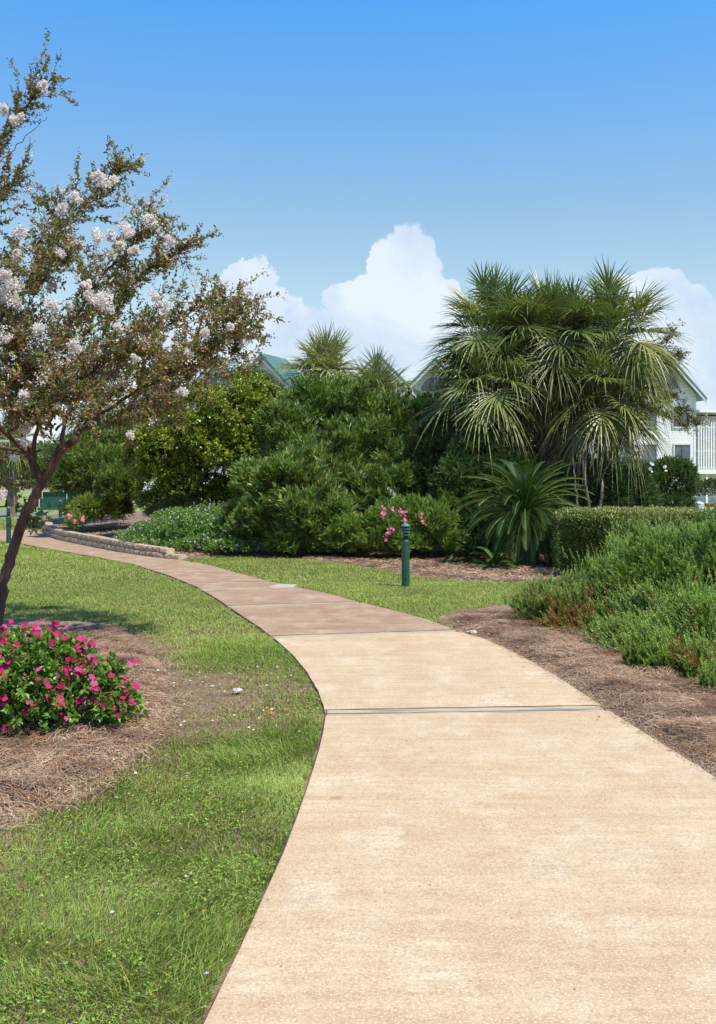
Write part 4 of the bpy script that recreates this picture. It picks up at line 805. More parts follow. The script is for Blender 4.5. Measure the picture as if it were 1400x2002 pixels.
# ------------------------------------------------------------------ crape myrtles
def limb(acc, pts, r0, r1, n=14, sides=8, col=(.2, .14, .1)): 
    p = smooth_path(pts, n); p[1:-1] += rng.normal(0, .012, (n - 2, 3)); tube(acc, p, np.linspace(r0, r1, n), col, sides, .07); return p
def myrtle():
    root = empty('crape_myrtle', (-4.05, 11.0, 0), 'leaning flowering tree with small bronze-green leaves and white blossoms, at the left edge', 'tree')
    tr = Acc(); Y = 11.0; q = lambda l: [P3(x, y, Y + d) for x, y, d in l]
    limbs = []
    t = limb(tr, q([(-6, 1262, 0), (2, 1160, 0), (22, 1085, 0), (48, 1010, 0), (76, 950, 0)]), .060, .052, 24, 12)
    L1 = limb(tr, q([(74, 955, 0), (98, 918, 0), (120, 885, 0), (150, 850, -.1)]), .055, .038, 10, 10)
    specs = [([(150, 850, -.1), (205, 805, -.3), (265, 765, -.5), (330, 735, -.6), (390, 705, -.7), (435, 665, -.7), (470, 610, -.8)], .036, .004),
             ([(140, 865, 0), (180, 790, .1), (230, 720, .1), (300, 655, .1), (360, 615, 0), (410, 598, 0), (450, 590, 0)], .034, .004),
             ([(110, 900, 0), (135, 800, .3), (170, 700, .4), (220, 620, .3), (270, 545, .3), (320, 510, .2), (355, 485, .2)], .036, .004),
             ([(76, 950, 0), (66, 900, -.1), (75, 820, -.3), (100, 720, -.5), (150, 620, -.5), (210, 530, -.5), (265, 470, -.5), (300, 440, -.5)], .040, .004),
             ([(70, 930, 0), (40, 840, .2), (15, 740, .4), (20, 640, .5), (60, 540, .4), (100, 480, .3), (135, 430, .3), (190, 380, .3), (248, 328, .3)], .040, .004),
             ([(60, 900, 0), (0, 830, -.3), (-60, 720, -.6), (-90, 600, -.7), (-60, 450, -.6), (-20, 330, -.5), (20, 250, -.5), (60, 200, -.5), (105, 152, -.5)], .045, .004),
             ([(-60, 460, -.6), (-30, 380, -.7), (0, 320, -.7), (50, 272, -.7), (92, 228, -.7)], .014, .003),
             ([(-90, 620, -.6), (-70, 500, 0), (-30, 430, 0), (10, 385, 0), (32, 350, 0)], .02, .003),
             ([(60, 890, 0), (-20, 860, .2), (-110, 800, .3), (-180, 700, .2), (-200, 560, .2)], .04, .006),
             ([(160, 845, 0), (220, 815, .3), (280, 790, .5), (330, 760, .6), (370, 740, .6)], .022, .003),
             ([(90, 840, -.1), (120, 780, -.6), (160, 740, -1.0), (230, 700, -1.2), (310, 690, -1.2)], .026, .003),
             ([(30, 820, .2), (60, 740, .9), (110, 660, 1.2), (180, 600, 1.3), (250, 560, 1.2)], .026, .003),
             ([(20, 780, .3), (-20, 690, -.9), (20, 600, -1.3), (80, 540, -1.3), (130, 500, -1.2)], .026, .003),
             ([(300, 655, .1), (350, 640, -.2), (410, 650, -.3), (455, 690, -.3), (470, 650, -.3)], .012, .002),
             ([(150, 850, -.1), (190, 800, .4), (240, 750, .8), (300, 720, .9), (350, 700, .9)], .02, .003),
             ([(100, 850, -.1), (90, 780, -.9), (60, 720, -1.3), (30, 680, -1.4)], .02, .003),
             ([(110, 840, 0), (150, 790, .9), (190, 740, 1.2), (260, 700, 1.3), (300, 640, 1.3)], .022, .003),
             ([(0, 850, .1), (-20, 780, -.6), (20, 740, -1.2), (70, 800, -1.3)], .02, .003),
             ([(30, 800, .2), (10, 720, .9), (-30, 640, 1.0), (-10, 560, 1.0), (30, 500, .9)], .022, .003),
             ([(170, 840, -.1), (215, 830, -.5), (265, 815, -.7), (310, 790, -.8)], .014, .003),
             ([(60, 880, 0), (20, 850, -.7), (40, 810, -1.2), (100, 790, -1.4), (150, 770, -1.4)], .02, .003),
             ([(80, 880, 0), (20, 890, -.3), (-30, 900, -.5), (-100, 905, -.6)], .02, .004)]
    for sp, r0, r1 in specs: limbs.append((limb(tr, q(sp), r0 * .68, r1 * .8, 8 + len(sp) * 3, 7), r0))
    bare = limbs[6][0]
    # twigs off the limbs
    tw = Acc(); tips = []; nodes = []
    for li, (p, r0) in enumerate(limbs):
        if li == 6: continue
        n = len(p); ln = np.linalg.norm(np.diff(p, axis=0), axis=1).sum(); ntw = int(ln * (50 if li in (0, 9, 10, 15, 17, 20) else 31 if li not in (5, 7) else 13)); lo = .22 if li not in (5,) else .45
        for _ in range(ntw):
            u = rng.uniform(lo, 1) ** .8; i = min(int(u * (n - 1)), n - 2); s = p[i] + (p[i + 1] - p[i]) * rng.random(); tg = unit((p[i + 1] - p[i])[None])[0]
            d = unit((tg * .75 + rdir(1)[0] * .85 + [.05, 0, .28])[None])[0]; L = rng.uniform(.14, .50) * (1.2 - .6 * u)
            e = s + d * L + np.array([0, 0, .10 * L]); m = (s + e) / 2 + rng.normal(0, .02, 3); pp = smooth_path([s, m, e], 5); tube(tw, pp, np.linspace(.0045, .0015, 5), (.2, .14, .1), 3)
            nodes.append((pp, d)); tips.append((e, d))
            if L > .28:
                for _k in range(2):
                    j = rng.integers(2, 5); s2 = pp[j]; d2 = unit((d + rdir(1)[0] * .8)[None])[0]; e2 = s2 + d2 * rng.uniform(.12, .26); p2 = smooth_path([s2, (s2 + e2) / 2 + rng.normal(0, .01, 3), e2], 4); tube(tw, p2, np.linspace(.003, .001, 4), (.2, .14, .1), 3); nodes.append((p2, d2)); tips.append((e2, d2))
    tr.build('trunk', MB, root, smooth=True); tw.build('twig', MSTEM, root)
    P = []; D = []
    for pp, d in nodes:
        k = int(12 + 7 * rng.random()); t = rng.random(k) * .95 + .05; i = np.minimum((t * (len(pp) - 1)).astype(int), len(pp) - 2); f = (t * (len(pp) - 1) - i)[:, None]
        P.append(pp[i] * (1 - f) + pp[i + 1] * f); r = rdir(k); D.append(d * .5 + r * .9)
    P = np.concatenate(P); D = np.concatenate(D); n = len(P)
    pal = np.array([(.12, .165, .035), (.17, .21, .045), (.27, .25, .08), (.27, .16, .08), (.26, .12, .075), (.09, .12, .03), (.34, .20, .06)]) * 1.15; c = pal[rng.choice(7, n, p=[.16, .14, .15, .23, .15, .08, .09])] * rng.uniform(.75, 1.25, (n, 1))
    lf = Acc(); leaves(lf, P, D, rng.uniform(.030, .066, n), rng.uniform(.016, .032, n), T2, c, upw=.5); lf.build('foliage', ML, root)
    # seed panicles: little round capsules in brown and green
    sc = Acc(); bl = Acc(); tips = [tp for tp in tips]; idx = rng.permutation(len(tips)); oct_ = np.array([(1, 0, 0), (0, 1, 0), (-1, 0, 0), (0, -1, 0), (0, 0, 1), (0, 0, -1)]) * .0085; of = [(0, 1, 4), (1, 2, 4), (2, 3, 4), (3, 0, 4), (1, 0, 5), (2, 1, 5), (3, 2, 5), (0, 3, 5)]
    for j in idx[:int(len(idx) * .5)]:
        e, d = tips[j]; k = rng.integers(8, 20); c = e + d * rng.uniform(-.06, .07, (k, 1)) + rng.normal(0, .016, (k, 3)); cc = np.array([(.22, .12, .07), (.16, .16, .06), (.12, .06, .04)])[rng.integers(0, 3, k)]
        sc.add(oct_[None] + c[:, None], of, cc)
    sc.build('seed_capsule', MDRY, root)
    # white crinkled blossom heads
    heads = [(18, 572, 34), (98, 600, 20), (190, 462, 18), (245, 450, 20), (205, 590, 26), (180, 580, 16), (290, 432, 17), (150, 385, 12), (205, 355, 15), (190, 345, 13), (225, 350, 10), (120, 410, 14), (30, 500, 15), (75, 640, 14), (148, 675, 16), (80, 730, 14), (155, 738, 16), (45, 778, 17), (67, 766, 12), (110, 795, 10), (52, 836, 13), (50, 865, 10), (28, 893, 7), (358, 768, 13), (60, 625, 14), (150, 480, 13), (115, 495, 13), (40, 455, 14), (262, 490, 12), (320, 600, 14), (300, 580, 12), (400, 650, 12), (370, 690, 9), (0, 620, 18), (20, 590, 22), (135, 790, 8), (255, 850, 9), (28, 235, 12), (85, 170, 12), (5, 215, 12), (38, 228, 10), (450, 640, 9), (330, 470, 11), (215, 495, 12), (12, 660, 12), (215, 460, 12), (235, 480, 10), (40, 690, 12), (170, 555, 10), (100, 560, 12), (10, 540, 16), (60, 740, 9), (230, 640, 10), (265, 700, 8)]
    for x, y, r in heads:
        bl = Acc()
        c = np.array(P3(x, y, Y + rng.uniform(-1.7, -.9))); R_ = r * .85 / F * c[1]; k = int(150 + r * 16); sub = rdir(5) * R_ * .6; o = sub[rng.integers(0, 5, k)] + rdir(k) * (rng.random((k, 1)) ** .6) * R_ * .62; cN = unit(o + 1e-4) * .7 + rdir(k)
        leaves(bl, c + o, cN, rng.uniform(.014, .024, k), rng.uniform(.012, .02, k), TOB, np.array([.86, .80, .74]) * rng.uniform(.8, 1.08, (k, 1)), upw=.3); bl.build('blossom', MPETAL, root)
    bl = Acc()
    for j in idx[-220:]:
        e, d = tips[j]; k = 40; o = rng.normal(0, .026, (k, 3)); leaves(bl, e + d * .03 + o, o + rdir(k) * .02, .019, .016, TOB, np.array([.82, .75, .68]) * rng.uniform(.8, 1.05, (k, 1)))
    tag(bl.build('blossom', MPETAL, root), kind='stuff')
    # fresh shoots low on the trunk
    sh = Acc(); T = np.array([P3(60 + rng.normal(0, 22), 1010 + rng.normal(0, 12), Y + rng.normal(0, .1)) for _ in range(60)] + [P3(40 + rng.normal(0, 5), 985 + rng.normal(0, 12), Y) for _ in range(8)]); sprigs(sh, T, rdir(len(T)) + [0, 0, .4], 5, .04, .045, .024, (20, 80), T4, colvar((.08, .14, .035), .3)); sh.build('trunk_shoot', ML, root)
myrtle()
def back_myrtle():
    root = empty('crape_myrtle', (4.95, 22.4, 0), 'thin multi-stemmed tree with bronze leaves, its twigs showing right of the big palms', 'tree')
    tr = Acc(); Y = 22.4; q = lambda l: [P3(x, y, Y + d) for x, y, d in l]; b0 = (1150, 1062)
    sp = [[(1150, 1093, 0), (1152, 1000, 0), (1145, 930, 0), (1150, 860, .6), (1180, 780, 2.2), (1230, 720, 2.8), (1280, 680, 2.8), (1325, 640, 2.6)],
          [(1165, 1093, 0), (1175, 990, 0), (1178, 920, .4), (1200, 850, 1.6), (1250, 800, 2.2), (1300, 810, 2.2), (1345, 835, 2.2)],
          [(1178, 930, 0), (1195, 905, -.2), (1225, 893, -.3), (1260, 880, -.3)], [(1135, 1093, 0), (1128, 980, 0), (1120, 900, .2), (1120, 800, .4)],
          [(1230, 720, 2.8), (1280, 720, 2.6), (1310, 700, 2.5), (1335, 690, 2.5)], [(1250, 800, 2.2), (1290, 780, 2.0), (1320, 770, 2.0)], [(1300, 810, 2.2), (1330, 800, 2.0), (1365, 830, 2.0)]]
    tw = Acc(); P = []; D = []
    for i, s in enumerate(sp):
        p = limb(tr, q(s), [.045, .045, .022, .04, .016, .016, .016][i], .006, 24, 7, (.3, .22, .18))
        if i == 3: continue
        for _ in range(70 if i != 2 else 14):
            u = rng.uniform(.80 if i == 0 else .68 if i == 1 else .35, 1); j = min(int(u * 23), 22); d = unit((rdir(1)[0] + [.25, 0, .1])[None])[0]; L = rng.uniform(.12, .42); e = p[j] + d * L; pp = smooth_path([p[j], (p[j] + e) / 2 + rng.normal(0, .03, 3), e], 4); tube(tw, pp, [.006, .005, .003, .002], (.2, .14, .1), 3)
            k = 13; t = rng.random((k, 1)); P.append(p[j] * (1 - t) + e * t + rng.normal(0, .02, (k, 3))); D.append(d * .5 + rdir(k))
    tr.build('trunk', noise_mat('smooth_bark', (.08, .06, .045), (.20, .16, .13), 8, .7, .4), root, smooth=True); tw.build('twig', MSTEM, root); P = np.concatenate(P); D = np.concatenate(D); n = len(P)
    pal = np.array([(.10, .12, .035), (.16, .16, .05), (.20, .12, .05), (.08, .09, .03)]); c = pal[rng.choice(4, n)] * rng.uniform(.75, 1.25, (n, 1)); lf = Acc(); leaves(lf, P, D, rng.uniform(.045, .07, n), rng.uniform(.02, .032, n), T2, c); lf.build('foliage', ML, root)
back_myrtle()

# ------------------------------------------------------------------ far greenery closing the view
def far_tree(x, y, h, r, label, seed, col=(.08, .12, .045), name='broadleaf_tree', group='trees far behind the gardens'):
    root = empty(name, (x, y, 0), label, 'tree', group)
    lobes = [(x + rng.uniform(-.5, .5) * r, y + rng.uniform(-.3, .3) * r, h * rng.uniform(.55, .8), r * rng.uniform(.45, .7), r * .6, h * rng.uniform(.18, .28)) for _ in range(6)] + [(x, y, h * .4, r * .8, r * .6, h * .3)]
    T, O = lobe_tips(lobes, 1500, .35, .4, .8, seed); acc = Acc(); sprigs(acc, T, unit(O + [0, 0, .3]), 6, .2, .28, .14, (20, 85), TOB, colvar(col, .3)); acc.build('crown', ML, root)
    tr = Acc(); tube(tr, smooth_path([(x, y, 0), (x + .1, y, h * .3), (x, y, h * .7)], 8), np.linspace(.22, .08, 8), (.2, .15, .1), 8, .1)
    for k in range(4): a = k * 1.6; tube(tr, [(x, y, h * .3), (x + cos(a) * r * .3, y + sin(a) * r * .3, h * .5), (x + cos(a) * r * .5, y + sin(a) * r * .5, h * .65)], [.1, .07, .03], (.2, .15, .1), 5)
    tr.build('trunk', MB, root)
for i, (px, Y, h, r, lab) in enumerate([(15, 72, 4.4, 2.6, 'olive tree behind the court fence at the far left edge'), (75, 74, 4.2, 2.6, 'olive tree behind the court fence, between the fence posts left of the leaning trunk'), (135, 76, 4.6, 2.8, 'olive tree behind the court fence, right of the leaning trunk'), (-45, 70, 5, 3, 'olive tree behind the court fence, partly cut by the left frame edge')]):
    far_tree((px - CX) / F * Y, Y, h, r, lab, 20 + i, (.12, .15, .05))
# ------------------------------------------------------------------ bollards
MBOL = noise_mat('green_paint', (0.010, 0.062, 0.034), (0.016, 0.088, 0.048), 6, 0.38, 0.15, spec=.5, c3=(.03, .06, .045), s3=25)
MCAP = noise_mat('weathered_green_cap', (0.035, 0.13, 0.115), (0.07, 0.19, 0.165), 14, 0.5, 0.2, spec=.5, c3=(.03, .10, .08), s3=30)
MDARK = noise_mat('dark_lens', (0.01, 0.012, 0.012), (0.02, 0.022, 0.02), 9, 0.3, 0)
def bollard(x, y, label, h=1.0, cap=None, tiltz=0):
    root = empty('path_light', (x, y, 0), label, 'path light', 'green bollard lights along the walk'); c = (x, y, 0); s = h
    a = Acc(); lathe(a, [(.001, 0), (.062, 0), (.062, .70 * s), (.060, .72 * s), (.052, .735 * s), (.001, .735 * s)], c, sides=24); lathe(a, [(.0635, .655 * s), (.0635, .662 * s)], c, sides=24); a.build('post', MBOL, root, smooth=False)
    a = Acc(); lathe(a, [(.036, .72 * s), (.036, .80 * s)], c); lathe(a, [(.045, .80 * s), (.045, .93 * s)], c); a.build('lens', MDARK, root)  # near-black colour paints the shaded gaps between the louvres
    for k, z in enumerate((.80, .846, .892)):
        a = Acc(); lathe(a, [(.045, z * s), (.074, (z + .002) * s), (.076, (z + .014) * s), (.046, (z + .022) * s)], c, sides=24); a.build('louvre', MCAP, root)
    a = Acc(); lathe(a, [(.05, .935 * s), (.077, .94 * s), (.077, .952 * s), (.055, .975 * s), (.02, .992 * s), (.012, 1.0 * s), (.0, 1.004 * s)], c, sides=24); a.build('cap', cap or MCAP, root)
    a = Acc(); lathe(a, [(.0001, .012), (.006, .012), (.006, -.0)], (x + .0, y - .063, .13)); box(a, (x - .008, y - .0635, .12), (.012, .004, .016)); a.build('bolt', MDARK, root)
x, y = G(793, 1148); bollard(x, y, 'green bollard light in the grass right of the walk, in front of the pink oleander')
x, y = G(17, 1063); bollard(x, y, 'green bollard light at the far left edge, on the lawn side of the walk', 1.0)
x, y = G(118, 1029); bollard(x, y, 'dark green bollard light in shade, beside the left curl of the stone edging', 1.0)
x, y = G(82, 1016); bollard(x, y, 'pale green bollard light farthest away, seen right behind the leaning trunk', 1.0)

# ------------------------------------------------------------------ stone edging
def edging():
    line = [(60, 1034.5), (82, 1034.6), (86, 1040), (90, 1047), (110, 1056), (160, 1067), (220, 1079), (290, 1090), (345, 1096)]
    root = empty('stone_edging', (*G(160, 1066), 0), 'low curved edging wall of rough tan blocks in two courses, along the mulch bed', 'garden wall')
    p = smooth_path([(*G(a, b), 0) for a, b in line], 400); seg = np.concatenate([[0], np.cumsum(np.linalg.norm(np.diff(p, axis=0), axis=1))]); tot = seg[-1]
    def at(s): return np.array([np.interp(s, seg, p[:, 0]), np.interp(s, seg, p[:, 1])])
    for ci, (z0, hh, back, nm) in enumerate(((0, .15, 0, 'block_course'), (.152, .13, .035, 'cap_course'))):
        A = Acc(); s = 0; BL = .30
        while s < tot - .1:
            L = BL * rng.uniform(.85, 1.1); a = at(s); b = at(min(s + L, tot)); d = (b - a) / max(np.linalg.norm(b - a), 1e-6); nrm = np.array([-d[1], d[0]])  # into the bed
            if nrm @ (np.array([-7, 30]) - a) < 0: nrm = -nrm
            fade = np.clip((tot - s) / 4.5, 0, 1); hgt = hh * (0.75 + .25 * fade) * (rng.uniform(.93, 1.03)); zz = z0 * (0.75 + .25 * fade)
            if ci == 1 and (tot - s) < .7: break
            # rough split face: grid of pushed-out points
            m = 6; k = 4; pts = []
            for iz in range(k):
                for ix in range(m):
                    u = ix / (m - 1) * .965 + .0175; v = iz / (k - 1); edge = (ix in (0, m - 1)) or (iz in (0, k - 1)); out = rng.uniform(.0, .008) if edge else rng.uniform(.012, .034)
                    q = a + d * L * u - nrm * out + nrm * (back + .03); pts.append((q[0], q[1], zz + hgt * v))
            nf = len(pts)
            for iz, ix in ((0, 0), (0, m - 1), (k - 1, 0), (k - 1, m - 1)):
                q = np.array(pts[iz * m + ix][:2]) + nrm * .22; pts.append((q[0], q[1], pts[iz * m + ix][2]))
            f = []
            for iz in range(k - 1):
                for ix in range(m - 1): i = iz * m + ix; f += [(i, i + 1, i + m + 1), (i, i + m + 1, i + m)]
            tl = [(k - 1) * m + ix for ix in range(m)]; f += [(tl[i], tl[i + 1], nf + 3) for i in range(m - 1)] + [(tl[0], nf + 3, nf + 2)]
            f += [(0, nf, nf + 2), (0, nf + 2, tl[0]), (m - 1, tl[-1], nf + 3), (m - 1, nf + 3, nf + 1), (m - 1, nf + 1, nf), (m - 1, nf, 0)] ; f += [(iz * m, (iz + 1) * m, nf + 2) for iz in range(k - 1)]
            A.add(np.array(pts), f, (.4, .3, .2)); s += L
        A.build(nm, MBLK, root)
MBLK = noise_mat('split_block', (0.34, 0.25, 0.17), (0.56, 0.44, 0.31), 7, 0.95, 0.7, c3=(.20, .14, .09), s3=14)
edging()

# ------------------------------------------------------------------ houses
def siding_mat():
    m, N, L, b = node_mat('white_siding', 0.6, 0.3); tc = N.new('ShaderNodeTexCoord'); sp = N.new('ShaderNodeSeparateXYZ'); L.new(tc.outputs['Object'], sp.inputs[0])
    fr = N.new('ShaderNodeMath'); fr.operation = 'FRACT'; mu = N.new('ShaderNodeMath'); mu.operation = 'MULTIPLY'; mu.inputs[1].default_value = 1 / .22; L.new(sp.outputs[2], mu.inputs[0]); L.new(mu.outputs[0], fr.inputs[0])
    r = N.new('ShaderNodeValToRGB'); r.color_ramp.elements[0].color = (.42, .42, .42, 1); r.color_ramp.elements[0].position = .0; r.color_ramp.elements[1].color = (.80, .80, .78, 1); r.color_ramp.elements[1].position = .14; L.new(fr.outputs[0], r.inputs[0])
    n = N.new('ShaderNodeTexNoise'); n.inputs['Scale'].default_value = 1.3; n.inputs['Detail'].default_value = 4; L.new(tc.outputs['Object'], n.inputs['Vector']); mr = N.new('ShaderNodeMapRange'); mr.inputs[3].default_value = .88; mr.inputs[4].default_value = 1.05; L.new(n.outputs['Fac'], mr.inputs[0])
    mx = N.new('ShaderNodeMix'); mx.data_type = 'RGBA'; mx.blend_type = 'MULTIPLY'; mx.inputs[0].default_value = 1; L.new(r.outputs[0], mx.inputs[6]); L.new(mr.outputs[0], mx.inputs[7]); L.new(mx.outputs[2], b.inputs['Base Color'])
    bp = N.new('ShaderNodeBump'); bp.inputs['Strength'].default_value = .8; bp.inputs['Distance'].default_value = .02; L.new(fr.outputs[0], bp.inputs['Height']); L.new(bp.outputs[0], b.inputs['Normal']); return m
MSID = siding_mat(); MWHT = noise_mat('white_trim', (.68, .68, .66), (.78, .78, .76), 3, .5, .05); MGRAYT = noise_mat('grey_trim', (.48, .48, .48), (.58, .58, .58), 3, .6, .05)
MROOF = noise_mat('green_metal_roof', (0.075, 0.16, 0.13), (0.10, 0.20, 0.165), 2, 0.45, 0.1, spec=.5)
MGL = noise_mat('window_glass', (0.035, 0.05, 0.065), (0.10, 0.13, 0.16), 1.2, 0.06, 0, spec=.8)
MFRM = noise_mat('dark_frame', (.10, .095, .09), (.15, .14, .13), 4, .5, 0)
def house(label, px, Y, zp, hw, dep=10, rz=0.0, eave=None, pitch=1.0, arch=True, wins=((-.0, 6.2), (0, 3.3)), balcony=None, ww=1.5, wh=1.5):
    """gable towards the viewer; local x across, y depth, built at the origin and moved"""
    X = (px - CX) / F * Y; root = empty('gabled_house', (0, 0, 0), label, 'house', 'white gabled houses with green roofs behind the gardens')
    ze = zp - hw * pitch
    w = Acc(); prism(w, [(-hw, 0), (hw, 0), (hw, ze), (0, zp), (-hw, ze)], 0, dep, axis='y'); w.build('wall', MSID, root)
    ov = .55; th = .14; r = Acc()
    for sg in (-1, 1):
        x1 = sg * (hw + ov); z1 = ze - ov * pitch; nx, nz = sg * .7 * th, .7 * th
        poly = [(0, zp + .02), (x1, z1 + .02), (x1, z1 + .22), (0, zp + .26)]
        if sg > 0: poly = poly[::-1]
        v = np.array([(a, -.7, c) for a, c in poly] + [(a, dep + .3, c) for a, c in poly]); r.add(v, [(0, 1, 2), (0, 2, 3), (4, 6, 5), (4, 7, 6), (0, 4, 5), (0, 5, 1), (1, 5, 6), (1, 6, 2), (2, 6, 7), (2, 7, 3), (3, 7, 4), (3, 4, 0)], (.1, .3, .2))
        for k in range(int(dep / .5)):   # standing seams
            yy = -.6 + k * .5; q = [(0, zp + .262), (x1, z1 + .222), (x1, z1 + .262), (0, zp + .302)]; v = np.array([(a, yy, c) for a, c in q] + [(a, yy + .04, c) for a, c in q]); r.add(v, [(0, 1, 2), (0, 2, 3), (4, 6, 5), (4, 7, 6), (2, 6, 7), (2, 7, 3), (1, 5, 6), (1, 6, 2)], (.1, .3, .2))
    r.build('roof', MROOF, root)
    t = Acc()
    for sg in (-1, 1):
        x1 = sg * (hw + ov); z1 = ze - ov * pitch; q = [(0, zp - .26), (x1, z1 - .20), (x1, z1 + .015), (0, zp + .015)]; v = np.array([(a, -.68, c) for a, c in q] + [(a, -.60, c) for a, c in q]); t.add(v, [(0, 1, 2), (0, 2, 3), (4, 6, 5), (4, 7, 6), (0, 4, 5), (0, 5, 1)], (.4,) * 3)
    t.build('bargeboard', MGRAYT, root)
    for sg in (-1, 1): t = Acc(); box(t, (sg * (hw - .08), -.02, ze / 2 - .1), (.2, .045, ze - .25)); t.build('corner_board', MWHT, root)
    def win(cx, cz, w_, h_):
        f = Acc(); 
        for a, b_, c, d in ((cx, cz + h_ / 2 + .06, w_ + .24, .12), (cx, cz - h_ / 2 - .06, w_ + .24, .12), (cx - w_ / 2 - .06, cz, .12, h_), (cx + w_ / 2 + .06, cz, .12, h_)): box(f, (a, -.04, b_), (c, .10, d))
        o = f.build('window', MGRAYT, root); 
        g_ = Acc(); box(g_, (cx, -.01, cz), (w_, .04, h_)); g_ = g_.build('pane', MGL, o)
        m_ = Acc(); box(m_, (cx, -.045, cz), (.07, .05, h_)); 
        for zz in (-1, 1): box(m_, (cx, -.045, cz + zz * (h_ / 2 - .03)), (w_, .048, .06))
        m_.build('sash', MFRM, o)
    for cx, cz in wins: win(cx, cz, ww, wh)
    if arch:
        n = 16; R_ = hw * .42; zc = ze + .35; g_ = Acc(); prism(g_, [(R_ * cos(pi * i / n), zc + R_ * sin(pi * i / n)) for i in range(n, -1, -1)], -.03, .02, axis='y'); 
        f = Acc()
        for i in range(n):
            a0, a1 = pi * i / n, pi * (i + 1) / n; q = [(R_ * cos(a0), zc + R_ * sin(a0)), ((R_ + .16) * cos(a0), zc + (R_ + .16) * sin(a0)), ((R_ + .16) * cos(a1), zc + (R_ + .16) * sin(a1)), (R_ * cos(a1), zc + R_ * sin(a1))]; v = np.array([(a, -.08, c) for a, c in q] + [(a, .0, c) for a, c in q]); f.add(v, [(0, 1, 2), (0, 2, 3), (1, 5, 6), (1, 6, 2), (0, 3, 7), (0, 7, 4)], (.4,) * 3)
        box(f, (0, -.04, zc - .07), (2 * R_ + .4, .12, .14)); box(f, (0, -.045, zc + R_ / 2), (.08, .05, R_)); o = f.build('arch_window', MGRAYT, root); g_.build('pane', MGL, o)
    if balcony:
        x0, x1, zs = balcony
        b = Acc(); box(b, ((x0 + x1) / 2, .9, 2.55), (x1 - x0, 2.2, .35)); box(b, ((x0 + x1) / 2, .9, 5.15), (x1 - x0, 2.0, .2)); bal = b.build('balcony', MWHT, root)
        k = 0
        for i in range(int((x1 - x0) / .22)):
            if k < 40: p_ = Acc(); box(p_, (x0 + .12 + i * .22, -.16, 4.6), (.11, .07, 3.7)); p_.build('picket', MWHT, bal); k += 1
        rl = Acc()
        for z_ in (2.85, 4.15, 6.0, 6.42): box(rl, ((x0 + x1) / 2, -.11, z_), (x1 - x0, .05, .12))
        rl.build('rail', MWHT, bal); po = Acc()
        for xx in (x0 + .9, x1 - .1): po = Acc(); box(po, (xx, -.02, 3.6), (.16, .12, 7.2)); po.build('post', MWHT, bal)
        rf = Acc(); box(rf, ((x0 + x1) / 2, 2.2, 7.2), (x1 - x0, 5.4, .18)); rf.build('balcony_roof', MWHT, root); bw = Acc(); box(bw, ((x0 + x1) / 2, 3.2, 3.5), (x1 - x0 - .02, 2.4, 7.0)); bw.build('balcony_wall', MSID, root)
    root.location = (X, Y, 0); root.rotation_euler = (0, 0, rz); return root
house('white house with arched window and picket balcony at the right edge, beyond the big palms', 1300, 80, 11.2, 3.0 - .35, wins=((1.35, 6.75), (1.45, 3.85), (-1.4, 6.75), (-1.4, 3.85)), balcony=(2.68, 7.5, 0), ww=1.3, wh=1.5, rz=radians(14))
for px, Y, zp, rz, hw, lab in ((850, 80, 10.95, 0, 2.6, 'gable top showing just left of the big palms'), (738, 80, 11.3, 0, 2.6, 'gable top showing above the middle fan palm'),
        (518, 80, 11.3, radians(-24), 2.6, 'gable with its green roof side showing, just right of the yellow-green shrub top'), (430, 80, 11.1, radians(-20), 2.7, 'gable above the yellow-green shrub, seen past the tips of the flowering tree'),
        (325, 80, 10.2, radians(-8), 3.1, 'gable hidden behind the flowering tree, with white wall and a window below')):
    house('green-roofed white ' + lab, px, Y, zp, hw, rz=rz, dep=3.2 if rz else 10, wins=((.0, 6.75), (0, 3.85)) if px != 325 else ((-1.55, 6.1), (1.0, 6.1), (-1.55, 3.2)))

# ------------------------------------------------------------------ court fence
def fence():
    root = empty('court_fence', (-20, 62, 0), 'chain-link fence with dark green windscreen, beyond the walk at the far left', 'fence'); Y = 62.5; x0, x1 = -26.0, -14.0
    zt = H0 + (HOR - 961) / F * Y; fr = Acc(); tube(fr, [(x0, Y, zt), ((x0 + x1) / 2, Y, zt), (x1, Y, zt)], .045, (.4,) * 3, 6); fr.build('top_rail', MGALV, root)
    for i in range(8): a = Acc(); x = x0 + .3 + i * 1.65; tube(a, [(x, Y, 0), (x, Y, zt * .5), (x, Y, zt)], .045, (.4,) * 3, 6); a.build('post', MGALV, root)
    s = Acc(); box(s, ((-18.9 + x1) / 2, Y + .07, zt * .5), (x1 + 18.9, .02, zt * .93)); s.build('windscreen', MSCR, root)
MGALV = noise_mat('galvanised', (.30, .32, .32), (.42, .44, .44), 4, .45, .1); MSCR = noise_mat('green_mesh', (.015, .06, .045), (.03, .10, .075), 2, .9, .3)
fence()
shrub('blossoming_shrub', 'small bush with pale pinkish-white blooms by the road at the far left edge', 'shrub', (*G(6, 981), 0), [E(6, 972, 95 * .66, .45, .4, .42), E(-6, 972, 62, .4, .4, .4)], 260, dict(m=8, sl=.06, L=.10, W=.06, spread=(30, 85), tpl=TOB, col=colvar((.75, .62, .60), .2)), seed=30, nst=0, mat=MPETAL)

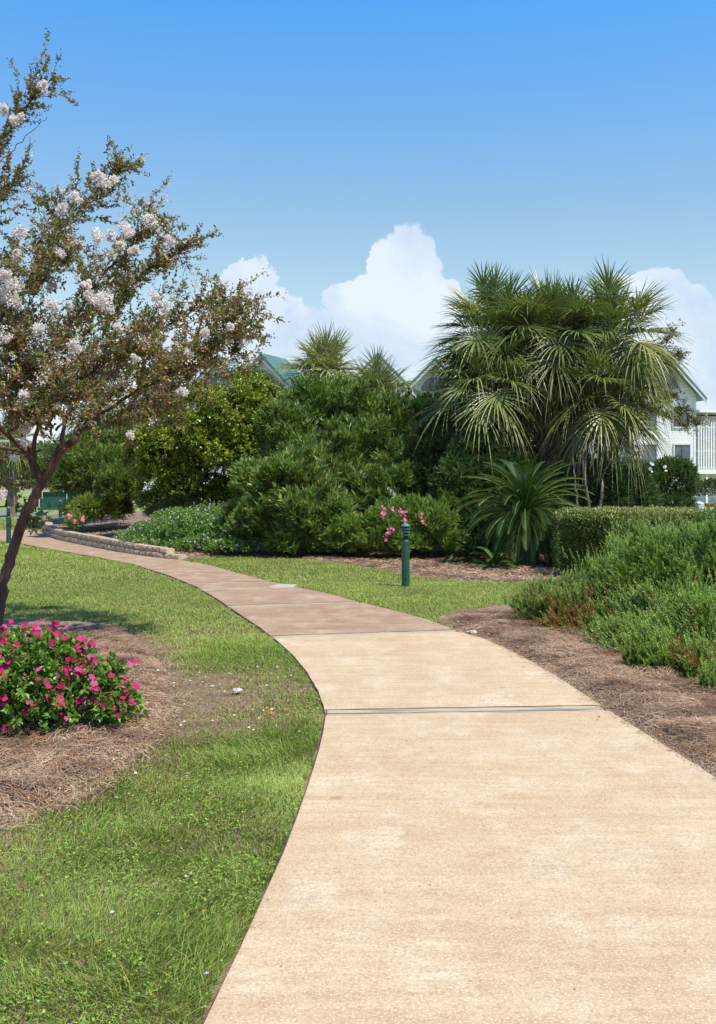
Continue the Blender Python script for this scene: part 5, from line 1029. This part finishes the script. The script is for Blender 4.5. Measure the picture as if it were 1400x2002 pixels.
# ------------------------------------------------------------------ tables and bin on the far right lawn
MRED = noise_mat('red_brown_paint', (.22, .075, .05), (.34, .13, .09), 4, .6, .3, stretch=(8, 1, 1))
def picnic(px, base_py, w, h, label):
    x, y = G(px, base_py); root = empty('garden_table', (x, y, 0), label, 'table', 'red-brown tables on the far lawn')
    t = Acc(); prism(t, [(x + w / 2 * cos(2 * pi * i / 8 + .39), y + w / 2 * sin(2 * pi * i / 8 + .39)) for i in range(8)], h - .06, h, (.3,) * 3); t.build('tabletop', MRED, root)
    a = Acc(); lathe(a, [(w * .28, h - .062), (w * .12, h - .22), (w * .07, h - .3), (w * .07, .1), (w * .09, .08)], (x, y, 0), sides=8); a.build('pedestal', MRED, root)
    a = Acc(); box(a, (x, y, .04), (w * .42, .10, .08)); box(a, (x, y, .043), (.10, w * .42, .085)); a.build('foot', MRED, root)
picnic(1360, 1031, .98, .56, 'red-brown pedestal table peeking out behind the right end of the clipped hedge')
def trestle():
    x, y = G(1396, 1001); root = empty('garden_table', (x, y, 0), 'red-brown slatted table farther back at the right edge, below the dark rounded shrub', 'table', 'red-brown tables on the far lawn')
    t = Acc()
    for k in range(5): box(t, (x + .25, y - .4 + k * .19, .46), (1.5, .17, .05))
    t.build('tabletop', MRED, root)
    for sx in (-.3, .8):
        a = Acc(); prism(a, [(x + sx - .04, y - .1), (x + sx + .04, y - .1), (x + sx + .04, y + .1), (x + sx - .04, y + .1)], 0, .30); prism(a, [(-.4, .44), (-.12, .28), (.12, .28), (.4, .44)], -.04, .04, axis='y', off=(x + sx, y, 0)); a.build('leg', MRED, root)
trestle()
x, y = G(1367, 1004); root = empty('garden_bin', (x, y, 0), 'shiny grey metal bin with a lid on the far lawn, behind the red-brown pedestal table', 'bin')
a = Acc(); lathe(a, [(.001, 0), (.24, 0), (.27, .5), (.275, .52), (.25, .52)], (x, y, 0), sides=20); a.build('body', noise_mat('zinc', (.35, .40, .44), (.6, .65, .7), 5, .3, .1, stretch=(3, 3, .3)), root, smooth=False)
a = Acc(); lathe(a, [(.28, .53), (.28, .55), (.15, .62), (.03, .65), (.03, .68), (0, .68)], (x, y, 0), sides=20); a.build('lid', MGRAYT, root)
